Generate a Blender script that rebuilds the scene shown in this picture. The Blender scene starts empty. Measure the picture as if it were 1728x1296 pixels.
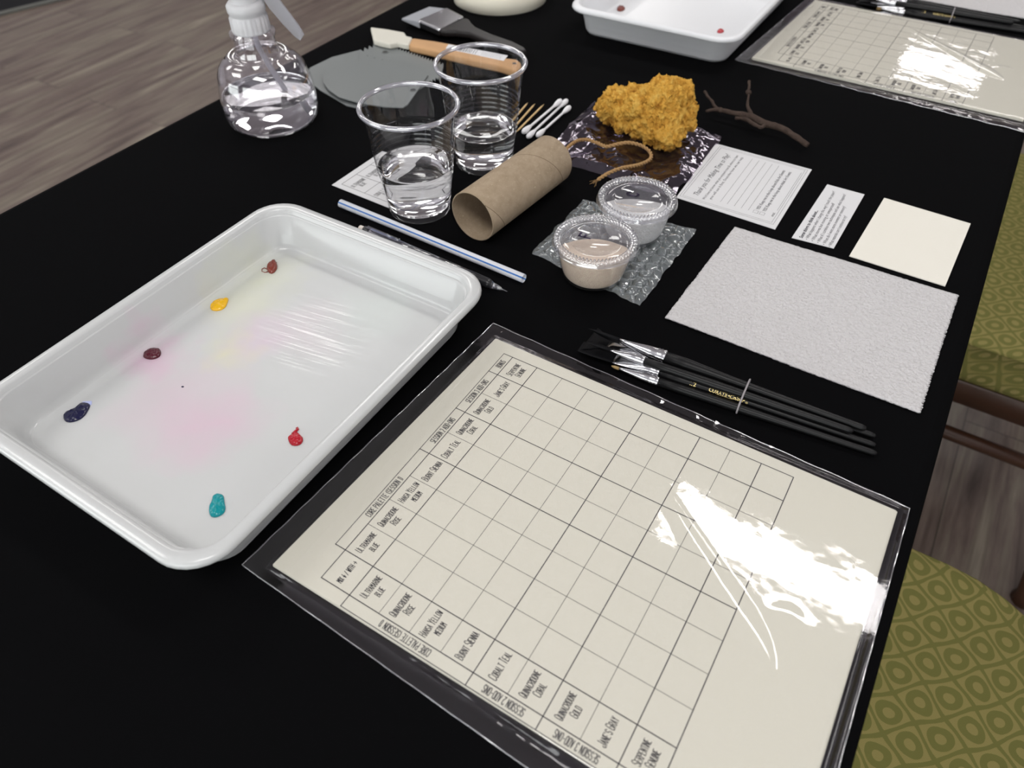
import bpy, math, random
from mathutils import Vector, Matrix, noise
random.seed(7)
SC = bpy.context.scene
COL = SC.collection
PI = math.pi
TZ = 75.0                    # table top above the floor, cm; all builders work in cm, table surface z = 0
def W(x, y, z=0.0): return Vector((x*.01, y*.01, (z+TZ)*.01))

# ---------------------------------------------------------------- camera
RC = ((0.5243637883, -0.8514467609, -0.0090017141), (-0.6240053128, -0.3770579201, -0.6844301970), (0.5793617067, 0.3645075283, -0.7290228218))
FPX = 1232.222
CP = (-12.62134, -18.78990, 35.43988)
cd = bpy.data.cameras.new('camera'); cam = bpy.data.objects.new('camera', cd); COL.objects.link(cam)
cd.sensor_width = 36; cd.lens = FPX/1728*36; cd.clip_start = .01; cd.clip_end = 60
mw = Matrix(((RC[0][0], -RC[1][0], -RC[2][0]), (RC[0][1], -RC[1][1], -RC[2][1]), (RC[0][2], -RC[1][2], -RC[2][2]))).to_4x4()
mw.translation = W(*CP); cam.matrix_world = mw
cd.dof.use_dof = True; cd.dof.focus_distance = .50; cd.dof.aperture_fstop = 9.0
SC.camera = cam
def T(px, py, z=0.0):
    "point of the photograph (1728 x 1296) carried to height z cm over the table"
    a = ((px-864)/FPX, (py-648)/FPX, 1.0)
    d = [sum(RC[k][i]*a[k] for k in range(3)) for i in range(3)]
    s = (z-CP[2])/d[2]
    return (CP[0]+s*d[0], CP[1]+s*d[1])

# ---------------------------------------------------------------- world, lights, exposure
w = bpy.data.worlds.new('world'); SC.world = w; w.use_nodes = True
w.node_tree.nodes['Background'].inputs[0].default_value = (.55, .53, .6, 1); w.node_tree.nodes['Background'].inputs[1].default_value = .15
CEIL = 200.0
for lx, ly, pw, wx in ((148, -46, .8, .19), (155, 205, 1, .6), (-80, -42, 1.2, .6), (-80, 205, 1, .6), (390, -42, 1, .6), (390, 205, 1, .6), (600, -4, .35, .4), (625, 250, 1, .6), (330, 420, 1, .6), (80, 420, 1, .6), (-80, -270, .7, .6), (155, -270, .6, .6)):
    L = bpy.data.lights.new('ceiling_light', 'AREA'); L.shape = 'RECTANGLE'; L.size = wx; L.size_y = 1.2 if lx < 500 else .55
    L.energy = 15.5*pw; L.color = (1, .985, .95)
    o = bpy.data.objects.new('ceiling_light', L); COL.objects.link(o); o.location = W(lx, ly, CEIL-2)
vs = SC.view_settings; vs.view_transform = 'Standard'; vs.look = 'None'; vs.gamma = 1; vs.use_curve_mapping = False; vs.exposure = 0.17

# ---------------------------------------------------------------- materials
class NT:
    def __init__(s, name):
        s.m = bpy.data.materials.new(name); s.m.use_nodes = True; s.t = s.m.node_tree
        s.b = s.t.nodes['Principled BSDF']; s.out = s.t.nodes['Material Output']
    def n(s, ty, **kw):
        nd = s.t.nodes.new(ty)
        for k, v in kw.items():
            if k.startswith('i_'): nd.inputs[int(k[2:])].default_value = v
            else: setattr(nd, k, v)
        return nd
    def l(s, a, b): s.t.links.new(a, b)
    def co(s, scale=(1, 1, 1), rot=(0, 0, 0)):
        tc = s.n('ShaderNodeTexCoord'); mp = s.n('ShaderNodeMapping')
        mp.inputs['Scale'].default_value = scale; mp.inputs['Rotation'].default_value = rot
        s.l(tc.outputs['Object'], mp.inputs[0]); return mp.outputs[0]
    def noise(s, vec, scale, detail=4, rough=.5, dist=0):
        nd = s.n('ShaderNodeTexNoise'); nd.inputs['Scale'].default_value = scale; nd.inputs['Detail'].default_value = detail
        nd.inputs['Roughness'].default_value = rough; nd.inputs['Distortion'].default_value = dist
        s.l(vec, nd.inputs['Vector']); return nd.outputs['Fac']
    def ramp(s, fac, stops, interp='LINEAR'):
        r = s.n('ShaderNodeValToRGB'); r.color_ramp.interpolation = interp
        while len(r.color_ramp.elements) < len(stops): r.color_ramp.elements.new(.5)
        for e, (p, c) in zip(r.color_ramp.elements, stops):
            e.position = p; e.color = (c if len(c) == 4 else (*c, 1)) if isinstance(c, tuple) else (c, c, c, 1)
        s.l(fac, r.inputs[0]); return r.outputs[0]
    def mix(s, fac, a, b, blend='MIX'):
        m = s.n('ShaderNodeMix', data_type='RGBA', blend_type=blend)
        for sock, v in ((m.inputs[0], fac), (m.inputs[6], a), (m.inputs[7], b)):
            if hasattr(v, 'default_value') or hasattr(v, 'is_linked'): s.l(v, sock)
            else: sock.default_value = v if not isinstance(v, tuple) else (*v[:3], 1)
        return m.outputs[2]
    def math(s, op, a, b=None, clamp=False):
        m = s.n('ShaderNodeMath', operation=op, use_clamp=clamp)
        for i, v in enumerate((a, b)):
            if v is None: continue
            if isinstance(v, (int, float)): m.inputs[i].default_value = v
            else: s.l(v, m.inputs[i])
        return m.outputs[0]
    def bump(s, h, strength=.3, dist=.001, target=None):
        b = s.n('ShaderNodeBump'); b.inputs['Strength'].default_value = strength; b.inputs['Distance'].default_value = dist
        s.l(h, b.inputs['Height']); s.l(b.outputs[0], (target or s.b).inputs['Normal']); return b.outputs[0]
    def set(s, color=None, rough=None, metal=None, spec=None, **kw):
        if color is not None: s.b.inputs['Base Color'].default_value = (*color, 1)
        if rough is not None: s.b.inputs['Roughness'].default_value = rough
        if metal is not None: s.b.inputs['Metallic'].default_value = metal
        if spec is not None: s.b.inputs['Specular IOR Level'].default_value = spec
        for k, v in kw.items(): s.b.inputs[k.replace('_', ' ')].default_value = v
        return s
def simple(name, color, rough=.5, metal=0, spec=.5, bscale=0, bstr=.2, bdist=.0005, var=.0, **kw):
    t = NT(name).set(color, rough, metal, spec, **kw)
    if bscale or var:
        v = t.co(); f = t.noise(v, bscale or 200, 5)
        if bscale: t.bump(f, bstr, bdist)
        if var:
            g = t.noise(v, (bscale or 200)*.3, 3)
            t.l(t.mix(g, tuple(c*(1-var) for c in color), tuple(min(1, c*(1+var)) for c in color)), t.b.inputs['Base Color'])
    return t.m
def film(name, r0=.08, rough=.02, tint=(.98, .98, .98), haze=0.0, hazecol=(.8, .8, .85), bscale=0, bstr=.2, bdist=.0005, refl=(1, 1, 1)):
    "thin clear plastic sheet: straight transmission plus the Fresnel reflection of its two faces"
    t = NT(name); t.t.nodes.remove(t.b)
    tr = t.n('ShaderNodeBsdfTransparent'); tr.inputs[0].default_value = (*tint, 1)
    gl = t.n('ShaderNodeBsdfGlossy'); gl.inputs['Roughness'].default_value = rough; gl.inputs[0].default_value = (*refl, 1)
    lw = t.n('ShaderNodeLayerWeight'); lw.inputs[0].default_value = .5
    f = t.math('ADD', t.math('MULTIPLY', t.math('POWER', lw.outputs['Facing'], 4.0), 1-r0), r0, True)
    if bscale:
        h = t.noise(t.co(), bscale, 5, .55)
        nb = t.bump(h, bstr, bdist, gl); t.l(nb, lw.inputs['Normal'])
    base = tr.outputs[0]
    if haze:
        df = t.n('ShaderNodeBsdfDiffuse'); df.inputs[0].default_value = (*hazecol, 1)
        mx = t.n('ShaderNodeMixShader'); mx.inputs[0].default_value = haze
        t.l(tr.outputs[0], mx.inputs[1]); t.l(df.outputs[0], mx.inputs[2]); base = mx.outputs[0]
    ms = t.n('ShaderNodeMixShader'); t.l(f, ms.inputs[0]); t.l(base, ms.inputs[1]); t.l(gl.outputs[0], ms.inputs[2])
    t.l(ms.outputs[0], t.out.inputs[0]); return t.m
def glass(name, ior, rough=0.0, color=(1, 1, 1)):
    t = NT(name).set(color, rough, 0, .5, IOR=ior, Transmission_Weight=1.0); return t.m

M = {}
def m_cloth():
    t = NT('black cloth').set((.0026, .0026, .0030), .95, 0, .04)
    v = t.co(); wv = t.n('ShaderNodeTexWave'); wv.inputs['Scale'].default_value = 900; wv.inputs['Distortion'].default_value = 1
    t.l(v, wv.inputs['Vector']); a = t.noise(v, 2500, 2); t.bump(t.math('ADD', a, wv.outputs['Fac']), .25, .0003); return t.m
M['cloth'] = m_cloth()
def m_floor():
    t = NT('wood plank floor').set(rough=.42, spec=.4)
    tc = t.n('ShaderNodeTexCoord').outputs['Object']
    br = t.n('ShaderNodeTexBrick'); br.offset = .37; br.inputs['Scale'].default_value = 1; br.inputs['Mortar Size'].default_value = .0012
    br.inputs['Brick Width'].default_value = 1.22; br.inputs['Row Height'].default_value = .15; br.inputs['Bias'].default_value = 0
    br.inputs[1].default_value = (.25, .25, .25, 1); br.inputs[2].default_value = (.75, .75, .75, 1); br.inputs[3].default_value = (.0, .0, .0, 1)
    t.l(tc, br.inputs['Vector'])
    off = t.n('ShaderNodeVectorMath', operation='ADD'); sc = t.n('ShaderNodeVectorMath', operation='SCALE'); sc.inputs['Scale'].default_value = 7
    t.l(br.outputs['Color'], sc.inputs[0]); t.l(tc, off.inputs[0]); t.l(sc.outputs[0], off.inputs[1])
    mp = t.n('ShaderNodeMapping'); mp.inputs['Scale'].default_value = (1.6, 16, 1); t.l(off.outputs[0], mp.inputs[0])
    g1 = t.noise(mp.outputs[0], 1.6, 8, .62, .6); mp2 = t.n('ShaderNodeMapping'); mp2.inputs['Scale'].default_value = (2.5, 70, 1); t.l(off.outputs[0], mp2.inputs[0])
    g2 = t.noise(mp2.outputs[0], 1.5, 6, .6, .3)
    c1 = t.ramp(g1, [(.28, (.062, .043, .037)), (.46, (.14, .104, .088)), (.60, (.19, .16, .125)), (.78, (.32, .27, .215))])
    c2 = t.mix(t.ramp(g2, [(.35, .35), (.6, 1.0)]), (.35, .30, .28), (1, 1, 1))
    c = t.mix(.65, c1, c2, 'MULTIPLY')
    c = t.mix(t.math('MULTIPLY', br.outputs['Fac'], .8), c, (.02, .015, .012))
    t.l(c, t.b.inputs['Base Color']); t.bump(g2, .15, .001); return t.m
M['floor'] = m_floor()
M['wall'] = simple('pale lilac wall paint', (.62, .60, .65), .9, bscale=300, bstr=.1)
M['ceil'] = simple('white ceiling', (.82, .79, .87), .95)
t_ = NT('added frontal fill glow').set((.02, .02, .02), .1)
t_.b.inputs['Emission Color'].default_value = (.95, 1, .98, 1); t_.b.inputs['Emission Strength'].default_value = 3.9; M['fill_glow'] = t_.m  # glow of the added panes, serves as fill light from the front
M['rug'] = simple('dark grey carpet', (.02, .02, .022), 1, spec=.05, bscale=900, bstr=.6)
M['binding'] = simple('grey rug binding', (.11, .11, .10), .8, bscale=500)
def m_chart():
    t = NT('ivory watercolour paper').set((.675, .655, .572), .92, 0, .15)
    v = t.co(); a = t.noise(v, 420, 4, .6); b = t.noise(v, 1100, 3, .5); t.bump(t.math('ADD', a, t.math('MULTIPLY', b, .5)), .28, .0006); return t.m
M['paper'] = m_chart()
M['white_paper'] = simple('white copy paper', (.675, .675, .685), .85, spec=.2, bscale=800, bstr=.08)
M['cream_card'] = simple('cream cold press card', (.77, .745, .67), .92, spec=.15, bscale=500, bstr=.2)
M['ink'] = simple('navy black printer ink', (.012, .012, .022), .6, spec=.3)
M['grey_ink'] = simple('grey printer ink', (.16, .16, .165), .6, spec=.3)
M['marker'] = simple('purple marker ink', (.02, .008, .045), .5)
def m_napkin():
    t = NT('embossed paper towel').set((.65, .635, .64), 1, 0, .05)
    v = t.co((1, 1, 1), (0, 0, .6)); vo = t.n('ShaderNodeTexVoronoi'); vo.inputs['Scale'].default_value = 340; t.l(v, vo.inputs['Vector'])
    a = t.noise(v, 700, 4, .6); t.bump(t.math('ADD', vo.outputs['Distance'], a), 1.0, .0014); return t.m
M['napkin'] = m_napkin()
def m_tray():
    t = NT('glossy white melamine with paint wash').set(rough=.16, spec=.5)
    v = t.co()
    def blob(cx, cy, r, seed):
        d = t.n('ShaderNodeVectorMath', operation='DISTANCE'); mp = t.n('ShaderNodeVectorMath', operation='ADD')
        nz = t.n('ShaderNodeTexNoise'); nz.inputs['Scale'].default_value = 28+seed; nz.inputs['Detail'].default_value = 4; t.l(v, nz.inputs['Vector'])
        sb = t.n('ShaderNodeVectorMath', operation='SUBTRACT'); sb.inputs[1].default_value = (.5, .5, .5); t.l(nz.outputs['Color'], sb.inputs[0])
        s2 = t.n('ShaderNodeVectorMath', operation='SCALE'); s2.inputs['Scale'].default_value = .055; t.l(sb.outputs[0], s2.inputs[0])
        t.l(v, mp.inputs[0]); t.l(s2.outputs[0], mp.inputs[1]); t.l(mp.outputs[0], d.inputs[0]); d.inputs[1].default_value = (cx*.01, cy*.01, .003)
        return t.math('SUBTRACT', 1, t.math('DIVIDE', d.outputs['Value'], r*.01), True)
    c = (.56, .57, .57)
    for cx, cy, r, col, k, sd in ((-4.4, 2.2, 5.0, (.68, .46, .58), .38, 0), (-5.0, -1.0, 4.0, (.68, .46, .58), .42, 5), (-2.2, 7.6, 3.0, (.66, .40, .55), .5, 9), (2.6, 2.6, 3.2, (.68, .48, .62), .35, 3), (.6, 3.4, 2.4, (.68, .66, .40), .42, 7), (7, 7, 4.5, (.64, .66, .46), .38, 11), (4, 6.0, 3.5, (.66, .66, .48), .3, 2), (5.6, 0, 3.4, (.70, .57, .64), .28, 1), (8.8, -2, 4, (.60, .66, .63), .4, 4)):
        f = blob(cx, cy, r, sd); c = t.mix(t.math('MULTIPLY', f, k*1.35, True), c, col)
    t.l(c, t.b.inputs['Base Color'])
    sp = t.n('ShaderNodeSeparateXYZ'); t.l(v, sp.inputs[0])
    dull = t.math('LESS_THAN', sp.outputs[2], .0052)      # the floor of the tray is dulled by a dried wash
    p0, p1 = T(480, 545, .46), T(640, 592, .46); ang = math.atan2(p1[1]-p0[1], p1[0]-p0[0])
    stv = t.n('ShaderNodeVectorRotate', rotation_type='Z_AXIS'); stv.inputs['Angle'].default_value = -ang; t.l(v, stv.inputs['Vector'])
    mp_ = t.n('ShaderNodeMapping'); mp_.inputs['Scale'].default_value = (12, 520, 1); t.l(stv.outputs[0], mp_.inputs[0])
    stn = t.ramp(t.noise(mp_.outputs[0], 1, 3, .6, .3), [(.50, 0.0), (.60, 1.0)])
    q0 = T(540, 565, .46); msk = t.math('MULTIPLY', blob(q0[0]-7.15, q0[1]-13.7, 5.6, 4), 1.6, True)
    streak = t.math('MULTIPLY', stn, msk)     # glossy dried brush strokes
    rg0 = t.math('ADD', t.math('MULTIPLY', dull, .36), .17)
    t.l(t.math('SUBTRACT', rg0, t.math('MULTIPLY', streak, .33), True), t.b.inputs['Roughness'])
    mp = t.co((30, 420, 1), (0, 0, .95)); t.bump(t.noise(mp, 1, 3), .12, .0004); return t.m
M['tray'] = m_tray()
M['tray_plain'] = simple('glossy white melamine', (.78, .79, .81), .3)
M['sleeve'] = film('clear sleeve film', .055, .04, (.985, .985, .985), 0, bscale=45, bstr=.10, bdist=.0008, refl=(1, .97, 1))
M['sleeve_edge'] = film('sealed sleeve seam', .35, .12, (.9, .9, .92), .15)
M['cello'] = film('crumpled cellophane', .13, .05, (.80, .74, .84), .015, (.42, .36, .48), bscale=70, bstr=.25, bdist=.0012, refl=(.95, .86, 1))
M['bubble'] = film('cloudy bubble wrap', .10, .10, (.9, .92, .93), .24, (.55, .61, .63), bscale=160, bstr=.12, bdist=.0006)
M['cup'] = film('clear cup plastic', .05, .03, (.985, .985, .99), .006, (.7, .7, .8))
M['cup_rim'] = film('thick cup rim', .30, .08, (.80, .80, .84), .22, (.68, .68, .75))
M['lid'] = film('clear lid plastic', .07, .05, (.97, .97, .98), .015, (.8, .8, .85))
M['lid_top'] = film('flat lid plastic', .07, .06, (.97, .97, .98), .10, (.45, .43, .52))
M['lid_rim'] = film('ridged lid rim', .26, .10, (.80, .80, .84), .11, (.75, .75, .8), bscale=0)
M['bottle'] = film('clear bottle plastic', .09, .02, (.97, .96, .98), .02, (.75, .7, .8))
M['water'] = glass('clear water', 1.333)
M['frosted'] = NT('frosted white plastic').set((.80, .80, .82), .35, 0, .5, Transmission_Weight=.35, IOR=1.45).m
M['lever'] = NT('milky translucent plastic').set((.70, .70, .74), .3, 0, .5, Transmission_Weight=.55, IOR=1.3).m
def m_tube():
    t = NT('brown cardboard').set(rough=.9, spec=.15)
    tc = t.n('ShaderNodeTexCoord').outputs['Object']; sp = t.n('ShaderNodeSeparateXYZ'); t.l(tc, sp.inputs[0])
    ang = t.math('DIVIDE', t.math('ARCTAN2', sp.outputs[1], sp.outputs[2]), 2*PI)
    fr = t.math('FRACT', t.math('ADD', t.math('ADD', ang, .12), t.math('DIVIDE', sp.outputs[0], .083)))
    ln = t.math('LESS_THAN', fr, .007)
    n1 = t.noise(tc, 130, 6, .7); n2 = t.noise(tc, 900, 2)
    c = t.ramp(n1, [(.3, (.30, .23, .155)), (.7, (.40, .315, .225))]); c = t.mix(t.ramp(n2, [(.66, 0.0), (.72, 1.0)]), c, (.52, .43, .31))
    c = t.mix(ln, c, (.14, .10, .06)); t.l(c, t.b.inputs['Base Color']); t.bump(n2, .2, .0003); return t.m
M['cardboard'] = m_tube()
M['straw_white'] = NT('milky straw plastic').set((.86, .88, .93), .3, 0, .5).m
M['straw_blue'] = simple('blue straw stripe', (.05, .21, .62), .3)
M['barrel'] = film('clear pencil barrel', .16, .05, (.80, .80, .86), .04)
M['black_plastic'] = simple('black plastic', (.012, .012, .014), .3)
M['eraser'] = simple('white eraser', (.75, .68, .62), .8)
M['steel'] = simple('polished ferrule metal', (.62, .62, .64), .2, 1.0, bscale=1500, bstr=.06)
M['handle'] = simple('matt black lacquer', (.005, .005, .0055), .38, spec=.25)
M['bristle'] = simple('black bristles', (.004, .004, .005), .6, spec=.12, bscale=2500, bstr=.5)
M['tan_bristle'] = simple('tan bristles', (.30, .20, .08), .6, bscale=2500, bstr=.5)
M['gold'] = simple('gold foil lettering', (.78, .62, .26), .4, .35)
M['band'] = simple('grey elastic', (.30, .28, .29), .8, bscale=1500, bstr=.4)
def m_sponge():
    t = NT('ochre sea sponge').set(rough=1, spec=.05)
    v = t.co(); a = t.noise(v, 130, 6, .7); b = t.noise(v, 700, 4, .7)
    t.l(t.ramp(a, [(.30, (.40, .15, .02)), (.47, (.86, .46, .08)), (.75, (1.0, .68, .18))]), t.b.inputs['Base Color'])
    t.bump(t.math('ADD', a, b), 1.0, .0022); return t.m
M['sponge'] = m_sponge()
M['bark'] = simple('brown bark', (.06, .042, .034), .9, spec=.15, bscale=420, bstr=1.0, bdist=.0012, var=.5)
M['twine'] = simple('tan jute twine', (.42, .26, .12), .95, spec=.05, bscale=1800, bstr=.8, var=.25)
M['salt_pink'] = simple('pink fine salt', (1.0, .76, .60), .9, bscale=1100, bstr=1, bdist=.002, var=.16)
M['salt_white'] = simple('white coarse salt', (.92, .92, .90), .6, bscale=700, bstr=1.0, bdist=.003, var=.12)
M['wood'] = simple('pale beech wood', (.55, .32, .155), .6, spec=.3, bscale=120, bstr=.1, var=.15)
M['silicone'] = simple('off white silicone', (.66, .64, .56), .6)
M['grey_silicone'] = simple('grey scraper plastic', (.17, .185, .185), .4, spec=.5, bscale=120, bstr=.05)
M['grey_bristle'] = simple('grey soft bristles', (.34, .35, .38), .7, bscale=2000, bstr=.6)
M['brush_handle'] = simple('dark brown lacquer', (.016, .013, .013), .35, spec=.3)
M['label'] = simple('white price label', (.75, .75, .77), .5)
M['tape'] = simple('cream masking tape', (.82, .78, .65), .75, bscale=200, bstr=.15)
M['swab'] = simple('white cotton', (.86, .86, .88), 1, spec=.1, bscale=900, bstr=.5)
M['pick'] = simple('pale bamboo', (.66, .46, .22), .7, bscale=900, bstr=.2)
def m_seat():
    t = NT('olive ring patterned fabric').set(rough=.95, spec=.1)
    tc = t.n('ShaderNodeTexCoord').outputs['Object']; sp = t.n('ShaderNodeSeparateXYZ')
    nz = t.n('ShaderNodeTexNoise'); nz.inputs['Scale'].default_value = 60; nz.inputs['Detail'].default_value = 2; t.l(tc, nz.inputs['Vector'])
    sb = t.n('ShaderNodeVectorMath', operation='MULTIPLY_ADD'); sb.inputs[1].default_value = (.0022, .0022, 0); t.l(nz.outputs['Color'], sb.inputs[0]); t.l(tc, sb.inputs[2])
    t.l(sb.outputs[0], sp.inputs[0]); P = .0385; wq = t.math('MULTIPLY', t.math('SINE', t.math('MULTIPLY', sp.outputs[1], 2*PI/.0385)), .04)
    def cell(o):
        a = t.math('SUBTRACT', t.math('FRACT', t.math('ADD', t.math('ADD', t.math('DIVIDE', t.math('ADD', sp.outputs[0], sp.outputs[2]), P), wq), o+40)), .5)
        b = t.math('SUBTRACT', t.math('FRACT', t.math('ADD', t.math('DIVIDE', t.math('ADD', sp.outputs[1], t.math('MULTIPLY', sp.outputs[2], .7)), P*1.05), o+40)), .5)
        return t.math('SQRT', t.math('ADD', t.math('MULTIPLY', a, a), t.math('MULTIPLY', b, b)))
    A, B = cell(0), cell(.5); d = t.math('MINIMUM', A, B)
    ring = t.math('MULTIPLY', t.math('GREATER_THAN', d, .115), t.math('LESS_THAN', d, .265))
    ln = t.math('LESS_THAN', t.math('ABSOLUTE', t.math('SUBTRACT', A, B)), .075)
    dark = t.math('MAXIMUM', ring, ln)
    wv = t.n('ShaderNodeTexWave'); wv.inputs['Scale'].default_value = 260; wv.inputs['Distortion'].default_value = 1.5; t.l(tc, wv.inputs['Vector'])
    lt = t.mix(t.math('MULTIPLY', wv.outputs['Fac'], .6), (.25, .22, .072), (.36, .295, .125))
    c = t.mix(dark, lt, (.175, .168, .052)); t.l(c, t.b.inputs['Base Color'])
    t.bump(t.math('ADD', t.noise(tc, 1500, 2), wv.outputs['Fac']), .3, .0004); return t.m
M['seat'] = m_seat()
M['chair_wood'] = simple('dark walnut wood', (.045, .018, .009), .38, spec=.4, bscale=60, bstr=.08, var=.3)
def paint(n, c): return simple(n+' paint', c, .16, bscale=350, bstr=.5, bdist=.0008)
M['p_teal'] = paint('teal', (.0, .27, .31)); M['p_red'] = paint('red', (.42, .008, .02)); M['p_navy'] = paint('ultramarine', (.008, .008, .045))
M['p_rose'] = paint('dark rose', (.085, .006, .018)); M['p_yellow'] = paint('yellow', (.85, .47, .005)); M['p_sienna'] = paint('sienna', (.20, .035, .022))
M['p_wash'] = simple('thin blue smear', (.50, .55, .85), .3)

# ---------------------------------------------------------------- mesh builder (cm)
class MB:
    def __init__(s): s.v = []; s.f = []; s.mi = []; s.sm = []
    def add(s, vs, fs, mi=0, smooth=True, xf=None):
        o = len(s.v)
        s.v += [tuple(xf @ Vector(p)) if xf else tuple(p) for p in vs]
        s.f += [tuple(i+o for i in f) for f in fs]; s.mi += [mi]*len(fs); s.sm += [smooth]*len(fs); return s
    def box(s, c, d, xf=None, mi=0):
        x, y, z = c; a, b, h = d[0]/2, d[1]/2, d[2]/2
        vs = [(x+i*a, y+j*b, z+k*h) for i in (-1, 1) for j in (-1, 1) for k in (-1, 1)]
        return s.add(vs, [(0, 1, 3, 2), (4, 6, 7, 5), (0, 4, 5, 1), (2, 3, 7, 6), (0, 2, 6, 4), (1, 5, 7, 3)], mi, False, xf)
    def prism(s, poly, z0, z1, mi=0, smooth=False, inset=0, xf=None):
        n = len(poly); area = sum(poly[i][0]*poly[(i+1) % n][1]-poly[(i+1) % n][0]*poly[i][1] for i in range(n))
        if area < 0: poly = poly[::-1]
        vs = [(x, y, z0) for x, y in poly]+[(x, y, z1) for x, y in poly]
        fs = [tuple(range(n-1, -1, -1)), tuple(range(n, 2*n))]+[(i, (i+1) % n, n+(i+1) % n, n+i) for i in range(n)]
        return s.add(vs, fs, mi, smooth, xf)
    def rings(s, R, cap0=True, cap1=True, mi=0, smooth=True, xf=None, closed=False):
        n = len(R[0]); vs = [p for r in R for p in r]; fs = []
        for k in range(len(R)-1+(1 if closed else 0)):
            a = k*n; b = ((k+1) % len(R))*n
            for i in range(n): j = (i+1) % n; fs.append((a+i, a+j, b+j, b+i))
        if cap0 and not closed: fs.append(tuple(range(n-1, -1, -1)))
        if cap1 and not closed: fs.append(tuple(range((len(R)-1)*n, len(R)*n)))
        return s.add(vs, fs, mi, smooth, xf)
    def lathe(s, prof, seg=48, cap0=False, cap1=False, mi=0, c=(0, 0), wob=None, xf=None):
        return s.rings([[(c[0]+(r+(wob(a, z) if wob else 0))*math.cos(a), c[1]+(r+(wob(a, z) if wob else 0))*math.sin(a), z) for a in [2*PI*i/seg for i in range(seg)]] for r, z in prof], cap0, cap1, mi, True, xf)
    def tube(s, pts, rad, seg=8, mi=0, caps=True, closed=False, xf=None):
        pts = [Vector(p) for p in pts]; n = len(pts); R = []; up = Vector((0, 0, 1)); prev = None
        for i, p in enumerate(pts):
            a = pts[(i-1) % n] if (closed or i) else p; b = pts[(i+1) % n] if (closed or i < n-1) else p
            d = (b-a).normalized()
            if prev is None:
                u = up if abs(d.z) < .9 else Vector((1, 0, 0)); x = d.cross(u).normalized()
            else:
                x = prev-d*prev.dot(d); x = x.normalized() if x.length > 1e-6 else d.cross(up).normalized()
            prev = x; y = d.cross(x); r = rad[i] if isinstance(rad, (list, tuple)) else rad
            R.append([tuple(p+x*r*math.cos(2*PI*k/seg)+y*r*math.sin(2*PI*k/seg)) for k in range(seg)])
        return s.rings(R, caps, caps, mi, True, xf, closed)
    def loft(s, secs, seg=20, mi=0, xf=None, pw=2.0):
        "elliptic sections across +x: (x, half width y, half height z[, y0, z0, shear])"
        R = []
        for q in secs:
            x, a, b = q[:3]; y0 = q[3] if len(q) > 3 else 0; z0 = q[4] if len(q) > 4 else 0; sh = q[5] if len(q) > 5 else 0
            r = []
            for i in range(seg):
                t = 2*PI*i/seg; c, d = math.cos(t), math.sin(t)
                yy = a*math.copysign(abs(c)**(2/pw), c); zz = b*math.copysign(abs(d)**(2/pw), d)
                r.append((x+sh*yy, y0+yy, z0+zz))
            R.append(r)
        return s.rings(R, True, True, mi, True, xf)
    def grid(s, fn, nu, nv, mi=0, keep=None):
        vs = [fn(i/nu, j/nv) for j in range(nv+1) for i in range(nu+1)]; fs = []
        for j in range(nv):
            for i in range(nu):
                if keep and not keep((i+.5)/nu, (j+.5)/nv): continue
                a = j*(nu+1)+i; fs.append((a, a+1, a+nu+2, a+nu+1))
        return s.add(vs, fs, mi)
    def build(s, name, mats, parent=None, loc=None, rz=0, bevel=0, solid=0, subsurf=0, off=-1):
        me = bpy.data.meshes.new(name); me.from_pydata([(x*.01, y*.01, z*.01) for x, y, z in s.v], [], s.f)
        for k in (mats if isinstance(mats, (list, tuple)) else [mats]): me.materials.append(M[k] if isinstance(k, str) else k)
        me.polygons.foreach_set('material_index', s.mi); me.polygons.foreach_set('use_smooth', s.sm); me.update()
        o = bpy.data.objects.new(name, me); COL.objects.link(o)
        if parent: o.parent = parent
        if loc is not None: o.location = W(*loc) if not parent else Vector(loc)*.01
        o.rotation_euler = (0, 0, rz)
        if solid: md = o.modifiers.new('solid', 'SOLIDIFY'); md.thickness = solid*.01; md.offset = off
        if bevel: md = o.modifiers.new('bevel', 'BEVEL'); md.width = bevel*.01; md.segments = 3; md.limit_method = 'ANGLE'; md.angle_limit = .6
        if subsurf: md = o.modifiers.new('sub', 'SUBSURF'); md.levels = subsurf; md.render_levels = subsurf
        return o
def tag(o, label=None, cat=None, group=None, kind=None):
    for k, v in (('label', label), ('category', cat), ('group', group), ('kind', kind)):
        if v: o[k] = v
    return o
def thing(name, label, cat, x, y, z=0, rz=0, group=None):
    o = bpy.data.objects.new(name, None); COL.objects.link(o); o.location = W(x, y, z); o.rotation_euler = (0, 0, rz); o.empty_display_size = .02
    return tag(o, label, cat, group)
def kids(o): return [c for c in bpy.data.objects if c.parent == o]
def copy_tree(o, parent=None):
    ch = kids(o); c = o.copy(); COL.objects.link(c)
    if parent: c.parent = parent
    for k in ch: copy_tree(k, c)
    return c
def rrect(hx, hy, r, z, cx=0, cy=0, n=8):
    P = []
    for sx, sy, a0 in ((1, 1, 0), (-1, 1, 90), (-1, -1, 180), (1, -1, 270)):
        for i in range(n+1):
            a = math.radians(a0+90*i/n); P.append((cx+sx*(hx-r)+r*math.cos(a), cy+sy*(hy-r)+r*math.sin(a), z))
    return P
def poly_px(pts, z, c=(0, 0)): return [(T(px, py, z)[0]-c[0], T(px, py, z)[1]-c[1]) for px, py in pts]
def ns(x, y, z, s): return noise.noise(Vector((x*s, y*s, z*s)))

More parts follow.
